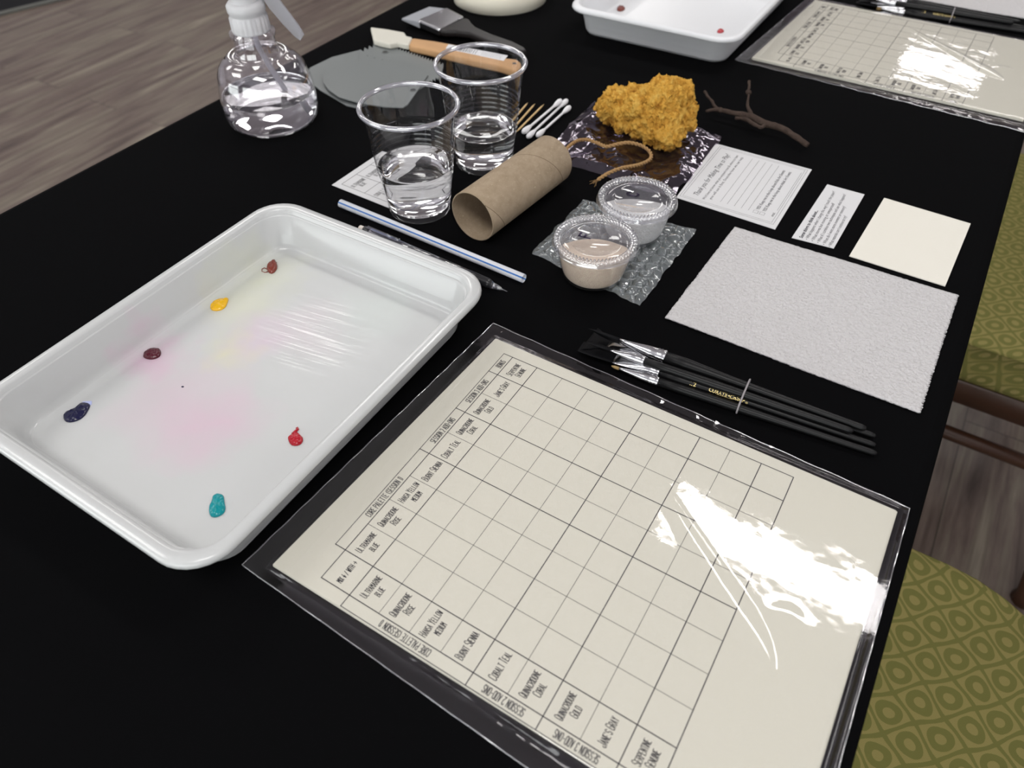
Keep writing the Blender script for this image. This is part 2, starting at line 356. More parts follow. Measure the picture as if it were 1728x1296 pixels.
# ---------------------------------------------------------------- lettering
GL = dict(A="002640|1232", B="0006364534330333424130 00", C="45361605011030 41", D="00063645413000", E="46060040|0333", F="460600|0333", G="453616050110304143 23",
 H="0006|4640|0343", I="0006", J="464130100112", K="0006|460240", L="060040", M="0006234640", N="00064046", O="10010516364541 3010", P="0006364544330 3", Q="10010516364541 3010|2240",
 R="00063645443303|2340", S="4536160504133342413010 01", T="0646|2620", U="060110304146", V="062046", W="0610243046", X="0640|0046", Y="062346|2320", Z="06460040")
GL.update({'1': "152620", '2': "05163645430040", '3': "0516364533|334241301001", '(': "26150 41120".replace(' ', ''), ')': "0615141100", '-': "0333", '/': "0046", "'": "0605", '>': "0363|456341", 'v': "2620|032043", ' ': ""})
def stext(mb, s, x, y, h, ang=0, wf=.064, th=.10, align=.5, small=0, z=0, mi=0, cap=1.0):
    "narrow hand drawn capitals made of strokes"
    items = []; pen = 0
    for wd in s.split(' '):
        for ci, ch in enumerate(wd):
            k = cap if (small and ci == 0) else 1.0
            st = [[(int(q[i]), int(q[i+1])) for i in range(0, len(q), 2)] for q in GL[ch].replace(' ', '').split('|')]
            wmx = max(p[0] for q in st for p in q) if ch != "'" else 1
            items.append((st, pen, k)); pen += (wmx*wf*k+.135)
        pen += .22
    tot = pen-.38; c, d = math.cos(ang), math.sin(ang)
    for st, px, k in items:
        for q in st:
            P = [((px+a*wf*k-tot*align)*h, (b/6*k-.5)*h) for a, b in q]
            for (ax, ay), (bx, by) in zip(P, P[1:]):
                dx, dy = bx-ax, by-ay; L = math.hypot(dx, dy) or 1; ex, ey = dx/L*th*h*.35, dy/L*th*h*.35; nx, ny = -dy/L*th*h/2, dx/L*th*h/2
                Q = [(ax-ex+nx, ay-ey+ny), (ax-ex-nx, ay-ey-ny), (bx+ex-nx, by+ey-ny), (bx+ex+nx, by+ey+ny)]
                mb.add([(x+u*c-v*d, y+u*d+v*c, z) for u, v in Q], [(0, 1, 2, 3)], mi, False)
_ft = {}
def ftext(mb, s, x, y, h, ang=0, xs=1.0, shear=0, width=None, z=0, mi=0, fn=None, weight=0):
    key = (s, shear, weight)
    if key not in _ft:
        cu = bpy.data.curves.new('t', 'FONT'); cu.body = s; cu.size = 1; cu.shear = shear; cu.offset = weight; cu.resolution_u = 2
        ob = bpy.data.objects.new('t', cu); COL.objects.link(ob); bpy.context.view_layer.update()
        me = ob.evaluated_get(bpy.context.evaluated_depsgraph_get()).to_mesh()
        _ft[key] = ([tuple(v.co) for v in me.vertices], [tuple(p.vertices) for p in me.polygons])
        ob.to_mesh_clear(); bpy.data.objects.remove(ob); bpy.data.curves.remove(cu)
    V, F = _ft[key]; mx = max(v[0] for v in V); k = xs if width is None else width/(mx*h)
    c, d = math.cos(ang), math.sin(ang); vs = []
    for v in V:
        u, t = v[0]*h*k, v[1]*h
        vs.append(fn(u, t) if fn else (x+u*c-t*d, y+u*d+t*c, z))
    mb.add(vs, F, mi, False)
def line(mb, x0, y0, x1, y1, w, z, mi=0):
    L = math.hypot(x1-x0, y1-y0); nx, ny = -(y1-y0)/L*w/2, (x1-x0)/L*w/2; ex, ey = (x1-x0)/L*w/2, (y1-y0)/L*w/2
    mb.add([(x0-ex+nx, y0-ey+ny, z), (x0-ex-nx, y0-ey-ny, z), (x1+ex-nx, y1+ey-ny, z), (x1+ex+nx, y1+ey+ny, z)], [(0, 1, 2, 3)], mi, False)

# ================================================================ room
X0, X1, Y0, Y1 = -320, 880, -380, 620
def slab(name, c, d, m): return tag(MB().box((0, 0, 0), d).build(name, m, loc=c), kind='structure')
slab('floor', ((X0+X1)/2, (Y0+Y1)/2, -TZ-5), (X1-X0, Y1-Y0, 10), 'floor')
slab('ceiling', ((X0+X1)/2, (Y0+Y1)/2, CEIL+5), (X1-X0, Y1-Y0, 10), 'ceil')
H = CEIL+TZ; zc = (CEIL-TZ)/2
slab('wall_left', ((X0+X1)/2, Y1+5, zc), (X1-X0+20, 10, H), 'wall'); slab('wall_right', ((X0+X1)/2, Y0-5, zc), (X1-X0+20, 10, H), 'wall')
slab('wall_back', (X1+5, (Y0+Y1)/2, zc), (10, Y1-Y0, H), 'wall'); slab('wall_front', (X0-5, (Y0+Y1)/2, zc), (10, Y1-Y0, H), 'wall')
def fill_window(name, c, d, axis):
    o = thing(name, None, None, c[0], c[1], c[2]); o['kind'] = 'structure'; w_, h_ = d
    f = MB(); t_ = 7
    bx = (lambda a, z, da, dz, th: f.box((a, 0, z), (da, th, dz))) if axis == 'y' else (lambda a, z, da, dz, th: f.box((0, a, z), (th, da, dz)))
    for a in (-w_/2, 0, w_/2): bx(a, 0, t_, h_+t_, 8)
    for z in (-h_/2, h_/2, h_*.15): bx(0, z, w_+t_, t_*.7, 8)
    f.build('fill_window_frame', 'ceil', o)
    g_ = MB(); g_.box((0, 0, 0), (w_, 1, h_) if axis == 'y' else (1, w_, h_)); g_.build('fill_pane', 'fill_glow', o)
fill_window('fill_window_1', (X0+2, -60, 35), (330, 170), 'x'); fill_window('fill_window_2', (X0+2, 330, 35), (300, 170), 'x')  # unseen windows added to brighten surfaces that face the camera
# rug on the floor, top left
a = Vector(T(0, 27, -TZ)); b = Vector(T(110, 0, -TZ)); dr = (b-a).normalized(); nn = Vector((-dr.y, dr.x))
rg = thing('rug', 'dark grey rug with a pale bound edge on the wood floor, upper left corner', 'rug', a.x, a.y, -TZ, math.atan2(dr.y, dr.x))
MB().prism([(-150, 2), (130, 2), (130, 190), (-150, 190)], 0, .9).build('pile', 'rug', rg, bevel=.2)
MB().box((-10, .8, .5), (282, 2.4, 1.1)).build('binding', 'binding', rg, bevel=.3)

# ================================================================ table and cloth
TX0, TX1, TY0, TY1 = -42, 142, -26.1, 47.4
tb = thing('table', 'long folding table hidden under the black tablecloth', 'table', 50, 10.6, -TZ)
MB().box((0, 0, TZ-1.6), (TX1-TX0-1, TY1-TY0-1, 2.4)).build('tabletop', 'black_plastic', tb, bevel=.4)
for sx in (-88, 88):
    for sy in (-32, 32): MB().lathe([(1.5, 0), (1.5, TZ-2.9)], 16, True, True, c=(sx, sy)).build('leg', 'steel', tb)
def clothmesh():
    mb = MB(); n = 230; R = []
    P = rrect((TX1-TX0)/2, (TY1-TY0)/2, 1.0, 0, n=3)
    loop = []
    for i in range(len(P)):
        q, r = Vector(P[i]), Vector(P[(i+1) % len(P)]); k = max(1, int((r-q).length/2.2))
        loop += [q+(r-q)*j/k for j in range(k)]
    def ring(off, z, wob):
        out = []
        for i, p in enumerate(loop):
            q, r = loop[i-1], loop[(i+1) % len(loop)]; d = (r-q).normalized(); nrm = Vector((d.y, -d.x, 0)); s = i*.34
            wv = wob*(math.sin(s)+.5*math.sin(s*.43+1))
            out.append(tuple(p+nrm*(off+wv)+Vector((0, 0, z))))
        return out
    for off, z, wb in ((-.5, 0, 0), (0, -.12, 0), (.25, -.5, 0), (.4, -3, .1), (.7, -9, .35), (.9, -16, .5), (1.0, -19, .55)): R.append(ring(off, z, wb))
    mb.rings(R[::-1], False, False)
    mb.add(R[0], [tuple(range(len(R[0])))], 0, False); return mb
cl = clothmesh().build('tablecloth', 'cloth', loc=(50, 10.65, 0)); tag(cl, 'plain black tablecloth covering the whole long table', 'tablecloth')

# ================================================================ chairs
def cushion(mb, hx, hy, r, z0, z1, cx=0, cy=0):
    h = z1-z0
    prof = [(-1.2, z0), (-.2, z0+.4), (0, z0+1.2), (.1, z0+h*.45), (0, z1-2.0), (.25, z1-1.75), (.3, z1-1.55), (.05, z1-1.35), (-.5, z1-.9), (-2, z1-.35), (-5, z1), (-9, z1+.35)]
    mb.rings([rrect(hx+o, hy+o, max(.5, r+o*.6), z, cx, cy) for o, z in prof], True, True); return mb
def make_chair(label, cx, cy, hx, hy, r, rz=0):
    c = thing('side_chair', label, 'chair', cx, cy, -TZ, rz, 'upholstered chairs along the table')
    cushion(MB(), hx, hy, r, 38.8, 47.0).build('seat', 'seat', c)
    f = MB(); R = []
    for o, z in ((-.6, 35.2), (-.4, 35.0), (-.2, 35.2), (-.2, 38.6), (-.5, 38.9), (-3, 38.9)): R.append(rrect(hx+o, hy+o, max(1, min(r, 6)+o), z))
    f.rings([rrect(hx-3, hy-3, 3, 35.2)]+R, False, False); f.build('seat_frame', 'chair_wood', c)
    for sx in (-1, 1):
        x = sx*(hx-1.6)
        MB().tube([(x, hy-2.5, 37), (x, hy-2.2, 18), (x, hy-2, 0)], [2.0, 1.7, 1.3], 12).build('leg', 'chair_wood', c)
        y = -hy
        lg = MB().tube([(x, y-2.0, 78), (x, y-.5, 60), (x, y+2, 45), (x, y+3, 37), (x, y+1, 18), (x, y-2.5, 2), (x, y-2.6, 0)], [1.3, 1.7, 1.9, 2.1, 1.8, 1.6, 1.9], 12)
        # curved bracket between rail and leg
        P = [(y+3, 36.5)]+[(y+3+9*(1-math.cos(t)), 35.5-9*(1-math.sin(t))) for t in [PI/2*i/8 for i in range(9)]][::-1]
        xf = Matrix(((0, 0, 1, x), (1, 0, 0, 0), (0, 1, 0, 0), (0, 0, 0, 1)))
        lg.prism([(y+2, 36.5), (y+13, 36.5)]+[(y+3+9*(1-math.cos(t))+1, 27+9*math.sin(t)) for t in [PI/2*i/8 for i in range(8, -1, -1)]]+[(y+2, 26)], -1.1, 1.1, xf=xf)
        lg.build('leg', 'chair_wood', c)
        MB().tube([(x, hy-2.3, 28.5), (x, -hy+1.6, 28.0)], 1.05, 12).build('stretcher', 'chair_wood', c)
    MB().tube([(-hx+1.6, 0, 28.2), (hx-1.6, 0, 28.2)], .9, 12).build('stretcher', 'chair_wood', c)
    bk = MB(); xf = Matrix.Translation((0, -hy-1.2, 64)) @ Matrix.Rotation(PI/2+.12, 4, 'X')
    bk.rings([rrect(hx-3+o, 11+o, max(1, 4+o), z) for o, z in ((-2, -1.8), (-.5, -1.5), (0, -.8), (0, .8), (-.5, 1.5), (-2, 1.9), (-6, 2.2))], True, True, xf=xf)
    bk.build('backrest', 'seat', c); return c
make_chair('olive ring patterned chair pushed under the table, nearest, bottom right corner', 13.6, -26.6, 26.6, 22.6, 13.5)
make_chair('olive ring patterned chair farther along the table beside the textured paper towel', 102.5, -34.0, 27.0, 22.5, 6)

# ================================================================ palette trays
TCX, TCY = 7.15, 13.7
def tray_mesh():
    mb = MB()
    pr = [(11.0, 8.3, 1.4, .0), (11.5, 8.75, 1.7, .12), (11.75, 8.95, 1.8, .5), (12.35, 9.45, 2.1, 3.0), (12.5, 9.5, 2.2, 3.12), (13.15, 10.1, 2.5, 2.95), (13.42, 10.3, 2.6, 2.98), (13.5, 10.36, 2.6, 3.15), (13.45, 10.33, 2.6, 3.38), (13.28, 10.2, 2.5, 3.50),
          (12.85, 9.82, 2.3, 3.52), (12.68, 9.68, 2.2, 3.47), (12.58, 9.58, 2.1, 3.36), (11.85, 9.02, 1.9, 1.0), (11.68, 8.9, 1.8, .62), (11.45, 8.68, 1.6, .44), (11.05, 8.3, 1.4, .40), (10.9, 8.15, 1.3, .37), (10.5, 7.75, 1.1, .46), (9, 6.3, .9, .46), (5, 3, .6, .46)]
    mb.rings([rrect(a, b, r, z) for a, b, r, z in pr]); return mb
tr = tray_mesh().build('palette_tray', 'tray', loc=(TCX, TCY, 0), bevel=0)
tag(tr, 'white rectangular palette tray holding six paint dabs, nearest, at the left', 'tray', 'white palette trays')
t2 = tray_mesh().build('palette_tray', 'tray_plain', loc=(80.9, 13.3, 0)); tag(t2, 'white rectangular palette tray at the far end, cut by the top edge', 'tray', 'white palette trays')
def dab(mat, label, pts, z, h, name='paint_dab', grp='paint dabs in the near tray', extra=None, mats=None, tails=()):
    P = poly_px(pts, z); cx = sum(p[0] for p in P)/len(P); cy = sum(p[1] for p in P)/len(P)
    # smooth the traced outline
    Q = [(x-cx, y-cy) for x, y in P]
    for _ in range(2):
        N = []
        for i in range(len(Q)):
            a, b = Q[i], Q[(i+1) % len(Q)]; N += [(a[0]*.75+b[0]*.25, a[1]*.75+b[1]*.25), (a[0]*.25+b[0]*.75, a[1]*.25+b[1]*.75)]
        Q = N
    mb = MB(); R = []
    for k, hh in ((1.08, 0), (1.12, .25), (1.04, .6), (.82, .85), (.6, .97), (.35, 1.02), (.12, 1.0)):
        R.append([(x*k, y*k, max(0, hh)*h*(1+.45*ns(x*k+cx, y*k+cy, 1, 5))) for x, y in Q])
    mb.rings(R, True, True)
    for tl, rad in tails:
        tp = [T(px, py, z) for px, py in tl]; mb.tube([(x-cx, y-cy, r_*.7) for (x, y), r_ in zip(tp, rad)], list(rad), 8)
    o = mb.build(name, mat, loc=(cx, cy, z-.02)); tag(o, label, 'paint', grp); return o, cx, cy
dab('p_teal', 'teal paint dab in the near corner of the tray', [(355, 868), (354, 855), (359, 847), (360, 838), (368, 835), (377, 838), (378, 850), (380, 858), (377, 866), (368, 871), (360, 872)], .46, .22)
dab('p_red', 'red paint dab with a curled tail, along the right side of the tray', [(488, 744), (487, 738), (493, 734), (496, 731), (502, 731), (506, 735), (511, 740), (509, 748), (501, 752), (492, 751)], .46, .22, tails=[([(497, 733), (500, 728), (503, 725), (502, 722), (499, 723)], (.14, .10, .08, .06, .03)), ([(497, 731), (492, 731)], (.08, .03))])
o, cx, cy = dab('p_navy', 'long ultramarine paint dab with a pale smeared end, left end of the tray', [(109, 704), (111, 697), (121, 693), (130, 688), (136, 682), (143, 681), (151, 684), (148, 692), (142, 702), (132, 709), (119, 712), (112, 710)], .46, .2)
MB().prism([(x-cx, y-cy) for x, y in poly_px([(133, 688), (140, 678), (155, 677), (155, 682), (148, 689)], .46)], .02, .05).build('smear', 'p_wash', o)
dab('p_rose', 'dark rose paint dab on the long left side of the tray', [(243, 603), (244, 597), (251, 590), (262, 588), (269, 590), (271, 596), (269, 602), (260, 606), (250, 606)], .46, .22)
dab('p_yellow', 'yellow paint dab on the tray floor', [(356, 520), (358, 513), (366, 507), (380, 505), (385, 505), (383, 511), (380, 519), (371, 524), (360, 524)], .46, .24)
dab('p_sienna', 'sienna brown paint dab near the far corner of the tray', [(451, 455), (452, 449), (456, 444), (463, 440), (465, 442), (468, 450), (466, 456), (461, 461), (455, 461)], .46, .3, tails=[([(452, 455), (446, 452), (442, 454), (442, 458), (447, 460), (452, 459)], (.05, .035, .03, .03, .035, .05)), ([(458, 447), (464, 441)], (.12, .04)), ([(463, 448), (467, 443)], (.08, .03))])
dab('p_navy', 'tiny blue speck of paint on the tray floor', [(305, 653), (308, 651), (311, 652), (309, 655)], .46, .04, 'paint_speck', 'paint specks')
dab('p_sienna', 'brown paint dab in the far tray, left corner', [(1041, 15), (1044, 11), (1051, 11), (1055, 15), (1050, 19), (1043, 19)], .46, .25, grp='paint dabs in the far tray')
dab('p_red', 'red paint dab in the far tray, beside its near corner', [(1210, 54), (1212, 50), (1218, 50), (1222, 53), (1218, 56), (1212, 56)], .46, .2, grp='paint dabs in the far tray')

# ================================================================ swatch charts in sleeves
U = 1.93; SX, SY = 7.8, -11.4
NAMES = [('ULTRAMARINE', 'BLUE'), ('QUINACRIDONE', 'ROSE'), ('HANSA YELLOW', 'MEDIUM'), ('BURNT SIENNA',), ('COBALT TEAL',), ('QUINACRIDONE', 'CORAL'), ('QUINACRIDONE', 'GOLD'), ("JANE'S GRAY",), ('SERPENTINE', 'GENUINE')]
def chart_print(z):
    mb = MB(); g = lambda u, v: (u*U-SX, -v*U-SY)
    def ln(u0, v0, u1, v1, w): a, b = g(u0, v0), g(u1, v1); line(mb, *a, *b, w, z)
    TK, TN = .05, .024
    for u in range(-1, 10): ln(u, 0 if u < 0 else -.36 if u in (0, 4, 6, 8, 9) else 0, u, 10, TK if u in (-1, 0, 1, 4, 6, 8, 9) and not u == 1 else TN)
    for v in range(0, 11): ln(-1.36 if v in (1, 5, 7, 9, 10) else -1, v, 9, v, TK if v in (0, 1, 5, 7, 9, 10) else TN)
    ln(0, -.36, 9, -.36, TK*.8); ln(-1.36, 1, -1.36, 10, TK*.8)
    def cellt(nm, u, v, sc=1):
        x, y = g(u+.5, v+.5)
        if len(nm) == 1: stext(mb, nm[0], x, y, .36, small=1, cap=1.25, z=z)
        else: stext(mb, nm[0], x, y+.27, .34, small=1, cap=1.25, z=z); stext(mb, nm[1], x, y-.27, .34, z=z, small=1, cap=1.0 if nm[1] in ('BLUE', 'MEDIUM') else 1.25)
    for i, nm in enumerate(NAMES): cellt(nm, i, 0); cellt(nm, -1, i+1)
    x, y = g(-.5, .5); stext(mb, 'MIX v / WITH >', x, y, .32, z=z, th=.12)
    for s_, a_, b_ in (('CORE PALETTE (SESSION 1)', 0, 4), ('SESSION 2 ADD-ONS', 4, 6), ('SESSION 3 ADD-ONS', 6, 8), ('BONUS', 8, 9)):
        x, y = g((a_+b_)/2, -.18); stext(mb, s_, x, y, .38, z=z)
        x, y = g(-1.18, (a_+b_)/2+1); stext(mb, s_, x, y, .38, ang=PI/2, z=z)
    return mb
def sheet_poly(dx=0, dy=0, g=0): return [(-10.5-g+dx, 14.15+g+dy), (10.55+g+dx, 13.4+g+dy), (10.3+g+dx, -13.5-g+dy), (-10.4-g+dx, -13.5-g+dy)]
FA, FB = Vector(T(1068, 735, .5)), Vector(T(1340, 1140, .5))
def sleeve_mesh(seed):
    # loose clear film: rests on the stack, falls to the cloth all round, with a long lens shaped fold
    mb = MB(); hx, hy = 11.75, 15.1
    C = Vector((SX, SY)); a = FA-C; b = FB-C; ax = (b-a).normalized(); nx = Vector((-ax.y, ax.x)); Ln = (b-a).length
    Q = ((-11.3, 15.75), (12.1, 14.6), (11.15, -14.2), (-12.3, -14.4))
    def skew(x, y):
        u, v = (x+hx)/(2*hx), (y+hy)/(2*hy)
        return tuple((Q[3][k]*(1-u)+Q[2][k]*u)*(1-v)+(Q[0][k]*(1-u)+Q[1][k]*u)*v for k in (0, 1))
    def h(x, y):
        sx_, sy_ = skew(x, y); e = min(10.55-abs(sx_+.0), 13.75-abs(sy_-.0)-.035*sx_*(1 if sy_ > 0 else 0))
        z = .52 if e > 0 else max(.05, .52+e*.95)
        z += .013*max(0, min(1, e/3))*(noise.noise(Vector((x*.13, y*.13, seed)))+.3)
        z += .006*noise.noise(Vector((x*.7, y*.35, seed+3)))+.0022*noise.noise(Vector((x*2.6, y*2.6, seed+5)))
        p = Vector((x, y))-a; t = p.dot(ax)/Ln; s = p.dot(nx)
        if 0 < t < 1:
            wd = .62*math.sin(PI*min(1, t*.62+.0)/1.0 if t < .8 else PI*(.5+.5*(t-.8)/.2)*1.0)*(1 if t < .8 else 1)
            wd = 1.15*(t**.8)*(1-max(0, (t-.78)/.22)**2)+.02
            q = s/wd
            if abs(q) < 1: z += .20*wd*(1-q*q)
            if q <= -1 and q > -3.5: z += .0
        # crescent dent
        cx, cy = CR; r = math.hypot((x-cx)*.9, (y-cy)*1.0)
        an_ = math.atan2(y-cy, x-cx); z += .05*math.exp(-((r-1.2)/.45)**2)*max(0, math.cos(an_-.3))**2
        z = max(z, .13)
        if e < 0: z += .10*abs(noise.noise(Vector((x*.9, y*.9, seed+9))))*min(1, -e)
        return z
    CRp = T(1350, 1075, .5); CR = (CRp[0]-SX, CRp[1]-SY)
    nxn, nyn = 170, 210
    mb.grid(lambda u, v: (*skew(-hx+2*hx*u, -hy+2*hy*v), h(-hx+2*hx*u, -hy+2*hy*v)), nxn, nyn)
    ed = []
    for k in range(60): ed.append((-hx+2*hx*k/60, -hy))
    for k in range(70): ed.append((hx, -hy+2*hy*k/70))
    for k in range(60): ed.append((hx-2*hx*k/60, hy))
    for k in range(70): ed.append((-hx, hy-2*hy*k/70))
    em = MB().tube([(*skew(x, y), .06+.03*math.sin(x*3+y*2)) for x, y in ed], .035, 6, closed=True)
    return mb, em
def make_chart_set(first):
    s1 = MB().prism(sheet_poly(.12, -.12, 0), 0, .12).build('paper_sheet', 'paper', loc=(SX, SY, .08))
    s2 = MB().prism(sheet_poly(-.05, .02, -.02), 0, .11).build('paper_sheet', 'paper', loc=(SX, SY, .205))
    s3 = thing('swatch_chart', '', 'chart', SX, SY, .32)
    MB().prism(sheet_poly(), 0, .08).build('sheet', 'paper', s3)
    chart_print(.087).build('printed_grid', 'ink', s3)
    sl = thing('plastic_sleeve', '', 'sleeve', SX, SY, 0)
    a, e = sleeve_mesh(1.3); a.build('film', 'sleeve', sl); e.build('sealed_edge', 'sleeve_edge', sl)
    MB().add([(-12.3, -14.4, .03), (11.15, -14.2, .03), (12.1, 14.6, .03), (-11.3, 15.75, .03)], [(0, 1, 2, 3)]).build('back_film', 'sleeve', sl)
    return s1, s2, s3, sl
S = make_chart_set(True)
D = (74.6, -.9)
for o, l1, l2, c_ in ((S[0], 'blank ivory sheet at the bottom of the nearer sleeved stack', 'blank ivory sheet at the bottom of the far sleeved stack', 'paper'),
                      (S[1], 'blank ivory sheet just under the nearer swatch chart', 'blank ivory sheet just under the far swatch chart', 'paper'),
                      (S[2], 'ivory colour mixing chart with a printed grid, nearest, in the foreground', 'ivory colour mixing chart with a printed grid, at the top right', 'chart'),
                      (S[3], 'clear plastic sleeve with bright reflections over the foreground chart', 'clear plastic sleeve with bright creases over the far chart, top right', 'sleeve')):
    gp = {'paper': 'blank sheets under the charts', 'chart': 'swatch charts', 'sleeve': 'clear sleeves over the charts'}[c_]
    tag(o, l1, c_, gp); q = copy_tree(o); q.location = o.location+Vector((D[0]*.01, D[1]*.01, 0)); q.rotation_euler.z = -.02; q['label'] = l2

# ================================================================ paint brushes
def brush_parts(par, L, rj, fl, fw, ft, bl, kind, roll, bm='bristle', brand=False):
    xf = Matrix.Rotation(roll, 4, 'X')
    MB().loft([(0, .06, .06), (.08, .16, .16), (.3, .2, .2), (L*.35, .24, .24), (L*.65, .3, .3), (L*.88, rj, rj), (L, rj*.92, rj*.92)], 20).build('handle', 'handle', par)
    f = MB(); n = 28; R = []
    for q in ([(-.35, rj*1.02), (-.3, rj*1.1), (-.2, rj*1.12), (-.12, rj*1.0), (.0, rj*1.12), (.12, rj*1.0), (.22, rj*1.1), (.32, rj*1.0)]): R.append((L+q[0]+.2, q[1], q[1]))
    for k in range(6):
        t = (k+1)/6; s_ = t*t*(3-2*t); R.append((L+.55+(fl-.55)*t, rj*(1-s_)+fw*s_, rj*(1-s_)+ft*s_))
    f.loft(R, 28, xf=xf, pw=2.2); f.build('ferrule', 'steel', par)
    b = MB(); x0 = L+fl-.05
    if kind == 'fan': S_ = [(x0, fw*.95, ft*.8), (x0+bl*.4, fw*1.7, ft*.6), (x0+bl*.8, fw*2.6, ft*.4), (x0+bl, fw*2.9, ft*.2)]
    elif kind == 'angle': S_ = [(x0, fw*.95, ft*.9), (x0+bl*.5, fw, ft*.9, 0, 0, .3), (x0+bl*.85, fw*.95, ft*.5, 0, 0, .7), (x0+bl, fw*.8, ft*.15, 0, 0, 1.0)]
    elif kind == 'round': S_ = [(x0, fw*.9, ft*.9), (x0+bl*.4, fw, ft), (x0+bl*.8, fw*.5, ft*.5), (x0+bl, .03, .03)]
    else: S_ = [(x0, fw*.95, ft*.9), (x0+bl*.6, fw*1.02, ft*.9), (x0+bl*.95, fw*.98, ft*.4), (x0+bl, fw*.94, ft*.12)]
    b.loft(S_, 20, xf=xf, pw=3); b.build('bristles', bm, par)
    if brand:
        tx = MB(); r = .345
        def wrap(x0, y0):
            def fn(u, t):
                th = (t+y0)/r - .75
                x = x0-u; rr = .30+(.40-.30)*max(0, min(1, (x/L-.65)/.23))+.012
                return (x, -rr*math.sin(th), rr*math.cos(th))
            return fn
        ftext(tx, '1/2', 0, 0, .36, fn=wrap(L*.842, -.12), xs=1.0, weight=.02)
        ftext(tx, 'CURATE', 0, 0, .36, fn=wrap(L*.748, -.12), width=1.2, weight=.025)
        ftext(tx, '\u2022Colour', 0, 0, .38, fn=wrap(L*.748-1.22, -.12), width=1.12, shear=.35, weight=.02)
        ftext(tx, '\u00ae', 0, 0, .22, fn=wrap(L*.748-2.38, -.14), width=.17)
        tx.add([wrap(0, 0)(u, t) for u, t in ((-L*.748+.55, -.17), (-L*.748+1.6, -.17), (-L*.748+1.6, -.14), (-L*.748+.55, -.14))], [(0, 1, 2, 3)], 0, False)
        tx.build('gold_lettering', 'gold', par)
BR = [ # tail px, tail z, junction px, junction z, rj, ferrule length, fw, ft, bristle length, kind, roll, material, brand, look
    ((1462, 724), .95, (1120, 602), 1.10, .43, 3.1, .50, .16, 2.0, 'angle', 1.0, 'bristle', 0, 'black angled brush with the widest matt handle'),
    ((1478, 737), .32, (1092, 604), .45, .36, 2.8, .55, .10, 1.5, 'fan', .2, 'bristle', 0, 'black fan brush tucked lowest under the others'),
    ((1440, 728), .85, (1084, 608), 1.10, .28, 2.2, .30, .10, 1.6, 'angle', .5, 'bristle', 0, 'thin black brush lying on top in the middle'),
    ((1478, 752), .33, (1110, 628), .50, .40, 3.0, .66, .12, 2.6, 'flat', .15, 'bristle', 1, 'black half inch flat brush with gold handle lettering'),
    ((1480, 766), .28, (1108, 643), .42, .32, 2.6, .22, .12, .6, 'flat', .9, 'tan_bristle', 0, 'black brush with a slim ferrule, nearest the chart')]
def brush_set(dx, dy, where, grp, rot=0):
    for tp, tz, jp, jz, rj, fl, fw, ft, bl, kd, rl, bm, br, look in BR:
        a = Vector((*T(*tp, tz), tz)); b = Vector((*T(*jp, jz), jz)); d = b-a
        o = thing('paint_brush', look+', '+where, 'paint brush', a.x+dx, a.y+dy, tz, 0, grp)
        o.rotation_euler = (0, -math.asin(d.z/d.length), math.atan2(d.y, d.x)); brush_parts(o, d.length, rj, fl, fw, ft, bl, kd, rl, bm, br)
    pts = []
    A = T(1264, 646, .8); B = T(1243, 696, .3)
    for k in range(28):
        t = 2*PI*k/28; cx, cy = (A[0]+B[0])/2, (A[1]+B[1])/2; hw = math.hypot(A[0]-B[0], A[1]-B[1])/2
        ux, uy = (A[0]-B[0])/(2*hw), (A[1]-B[1])/(2*hw)
        c_ = math.copysign(abs(math.cos(t))**.7, math.cos(t))*hw; z_ = .68+math.copysign(abs(math.sin(t))**.7, math.sin(t))*.62+.18*c_/hw
        pts.append((ux*c_, uy*c_, z_))
    bd = MB().tube(pts, .06, 8, closed=True).build('elastic_band', 'band', loc=((A[0]+B[0])/2+dx, (A[1]+B[1])/2+dy, 0))
    tag(bd, 'grey elastic band around the brush bundle, '+where, 'elastic band', 'elastic bands on the brushes')
brush_set(0, 0, 'near bundle', 'near brush bundle')
brush_set(73.9, -.4, 'far bundle', 'far brush bundle')

# ================================================================ paper towels and cards
def towel(label, pts, dx=0, dy=0):
    P = [Vector(q) for q in poly_px(pts, .2)]; c = sum(P, Vector((0, 0)))/4
    def fn(u, v):
        p = (P[0]*(1-u)+P[3]*u)*(1-v)+(P[1]*(1-u)+P[2]*u)*v-c
        e = min(u, 1-u, v, 1-v); j = 0
        if e == 0: p = p+Vector((.06*ns(p.x*2, p.y*2, 5, 2.2), .06*ns(p.x*2, p.y*2, 9, 2.2)))
        if u == 1: p = p+Vector((0, -.07 if (int(v*180) % 3) else .05))
        return (p.x, p.y, .03+.12*max(0, ns(p.x, p.y, 2, .12)+.25)+(0 if e < .01 else .04))
    o = MB().grid(fn, 150, 180).build('paper_towel', 'napkin', loc=(c.x+dx, c.y+dy, .08), solid=.1); tag(o, label, 'paper towel', 'paper towels'); return o
NP = [(1122, 535), (1240, 382), (1617, 496), (1552, 696)]
towel('white embossed paper towel lying flat between the brushes and the small cards', NP)
towel('white embossed paper towel past the far brushes, cut by the top right corner', NP, 74, 0)
def card(name, label, pts, mat='white_paper', th=.04):
    P = poly_px(pts, .06); cx = sum(p[0] for p in P)/4; cy = sum(p[1] for p in P)/4; rz = math.atan2(P[2][1]-P[1][1], P[2][0]-P[1][0])
    o = thing(name, label, 'card', cx, cy, .02)
    MB().prism([(x-cx, y-cy) for x, y in P], 0, th).build('sheet', mat, o)
    return o, P, cx, cy
# blank cream card
P = poly_px([(1433, 432), (1492, 334), (1638, 377.5), (1595, 483)], .08); cx = sum(p[0] for p in P)/4; cy = sum(p[1] for p in P)/4
o = MB().prism([(x-cx, y-cy) for x, y in P], 0, .07, ).build('blank_card', 'cream_card', loc=(cx, cy, .03)); tag(o, 'blank cream rectangle of heavy paper by the table edge', 'paper')
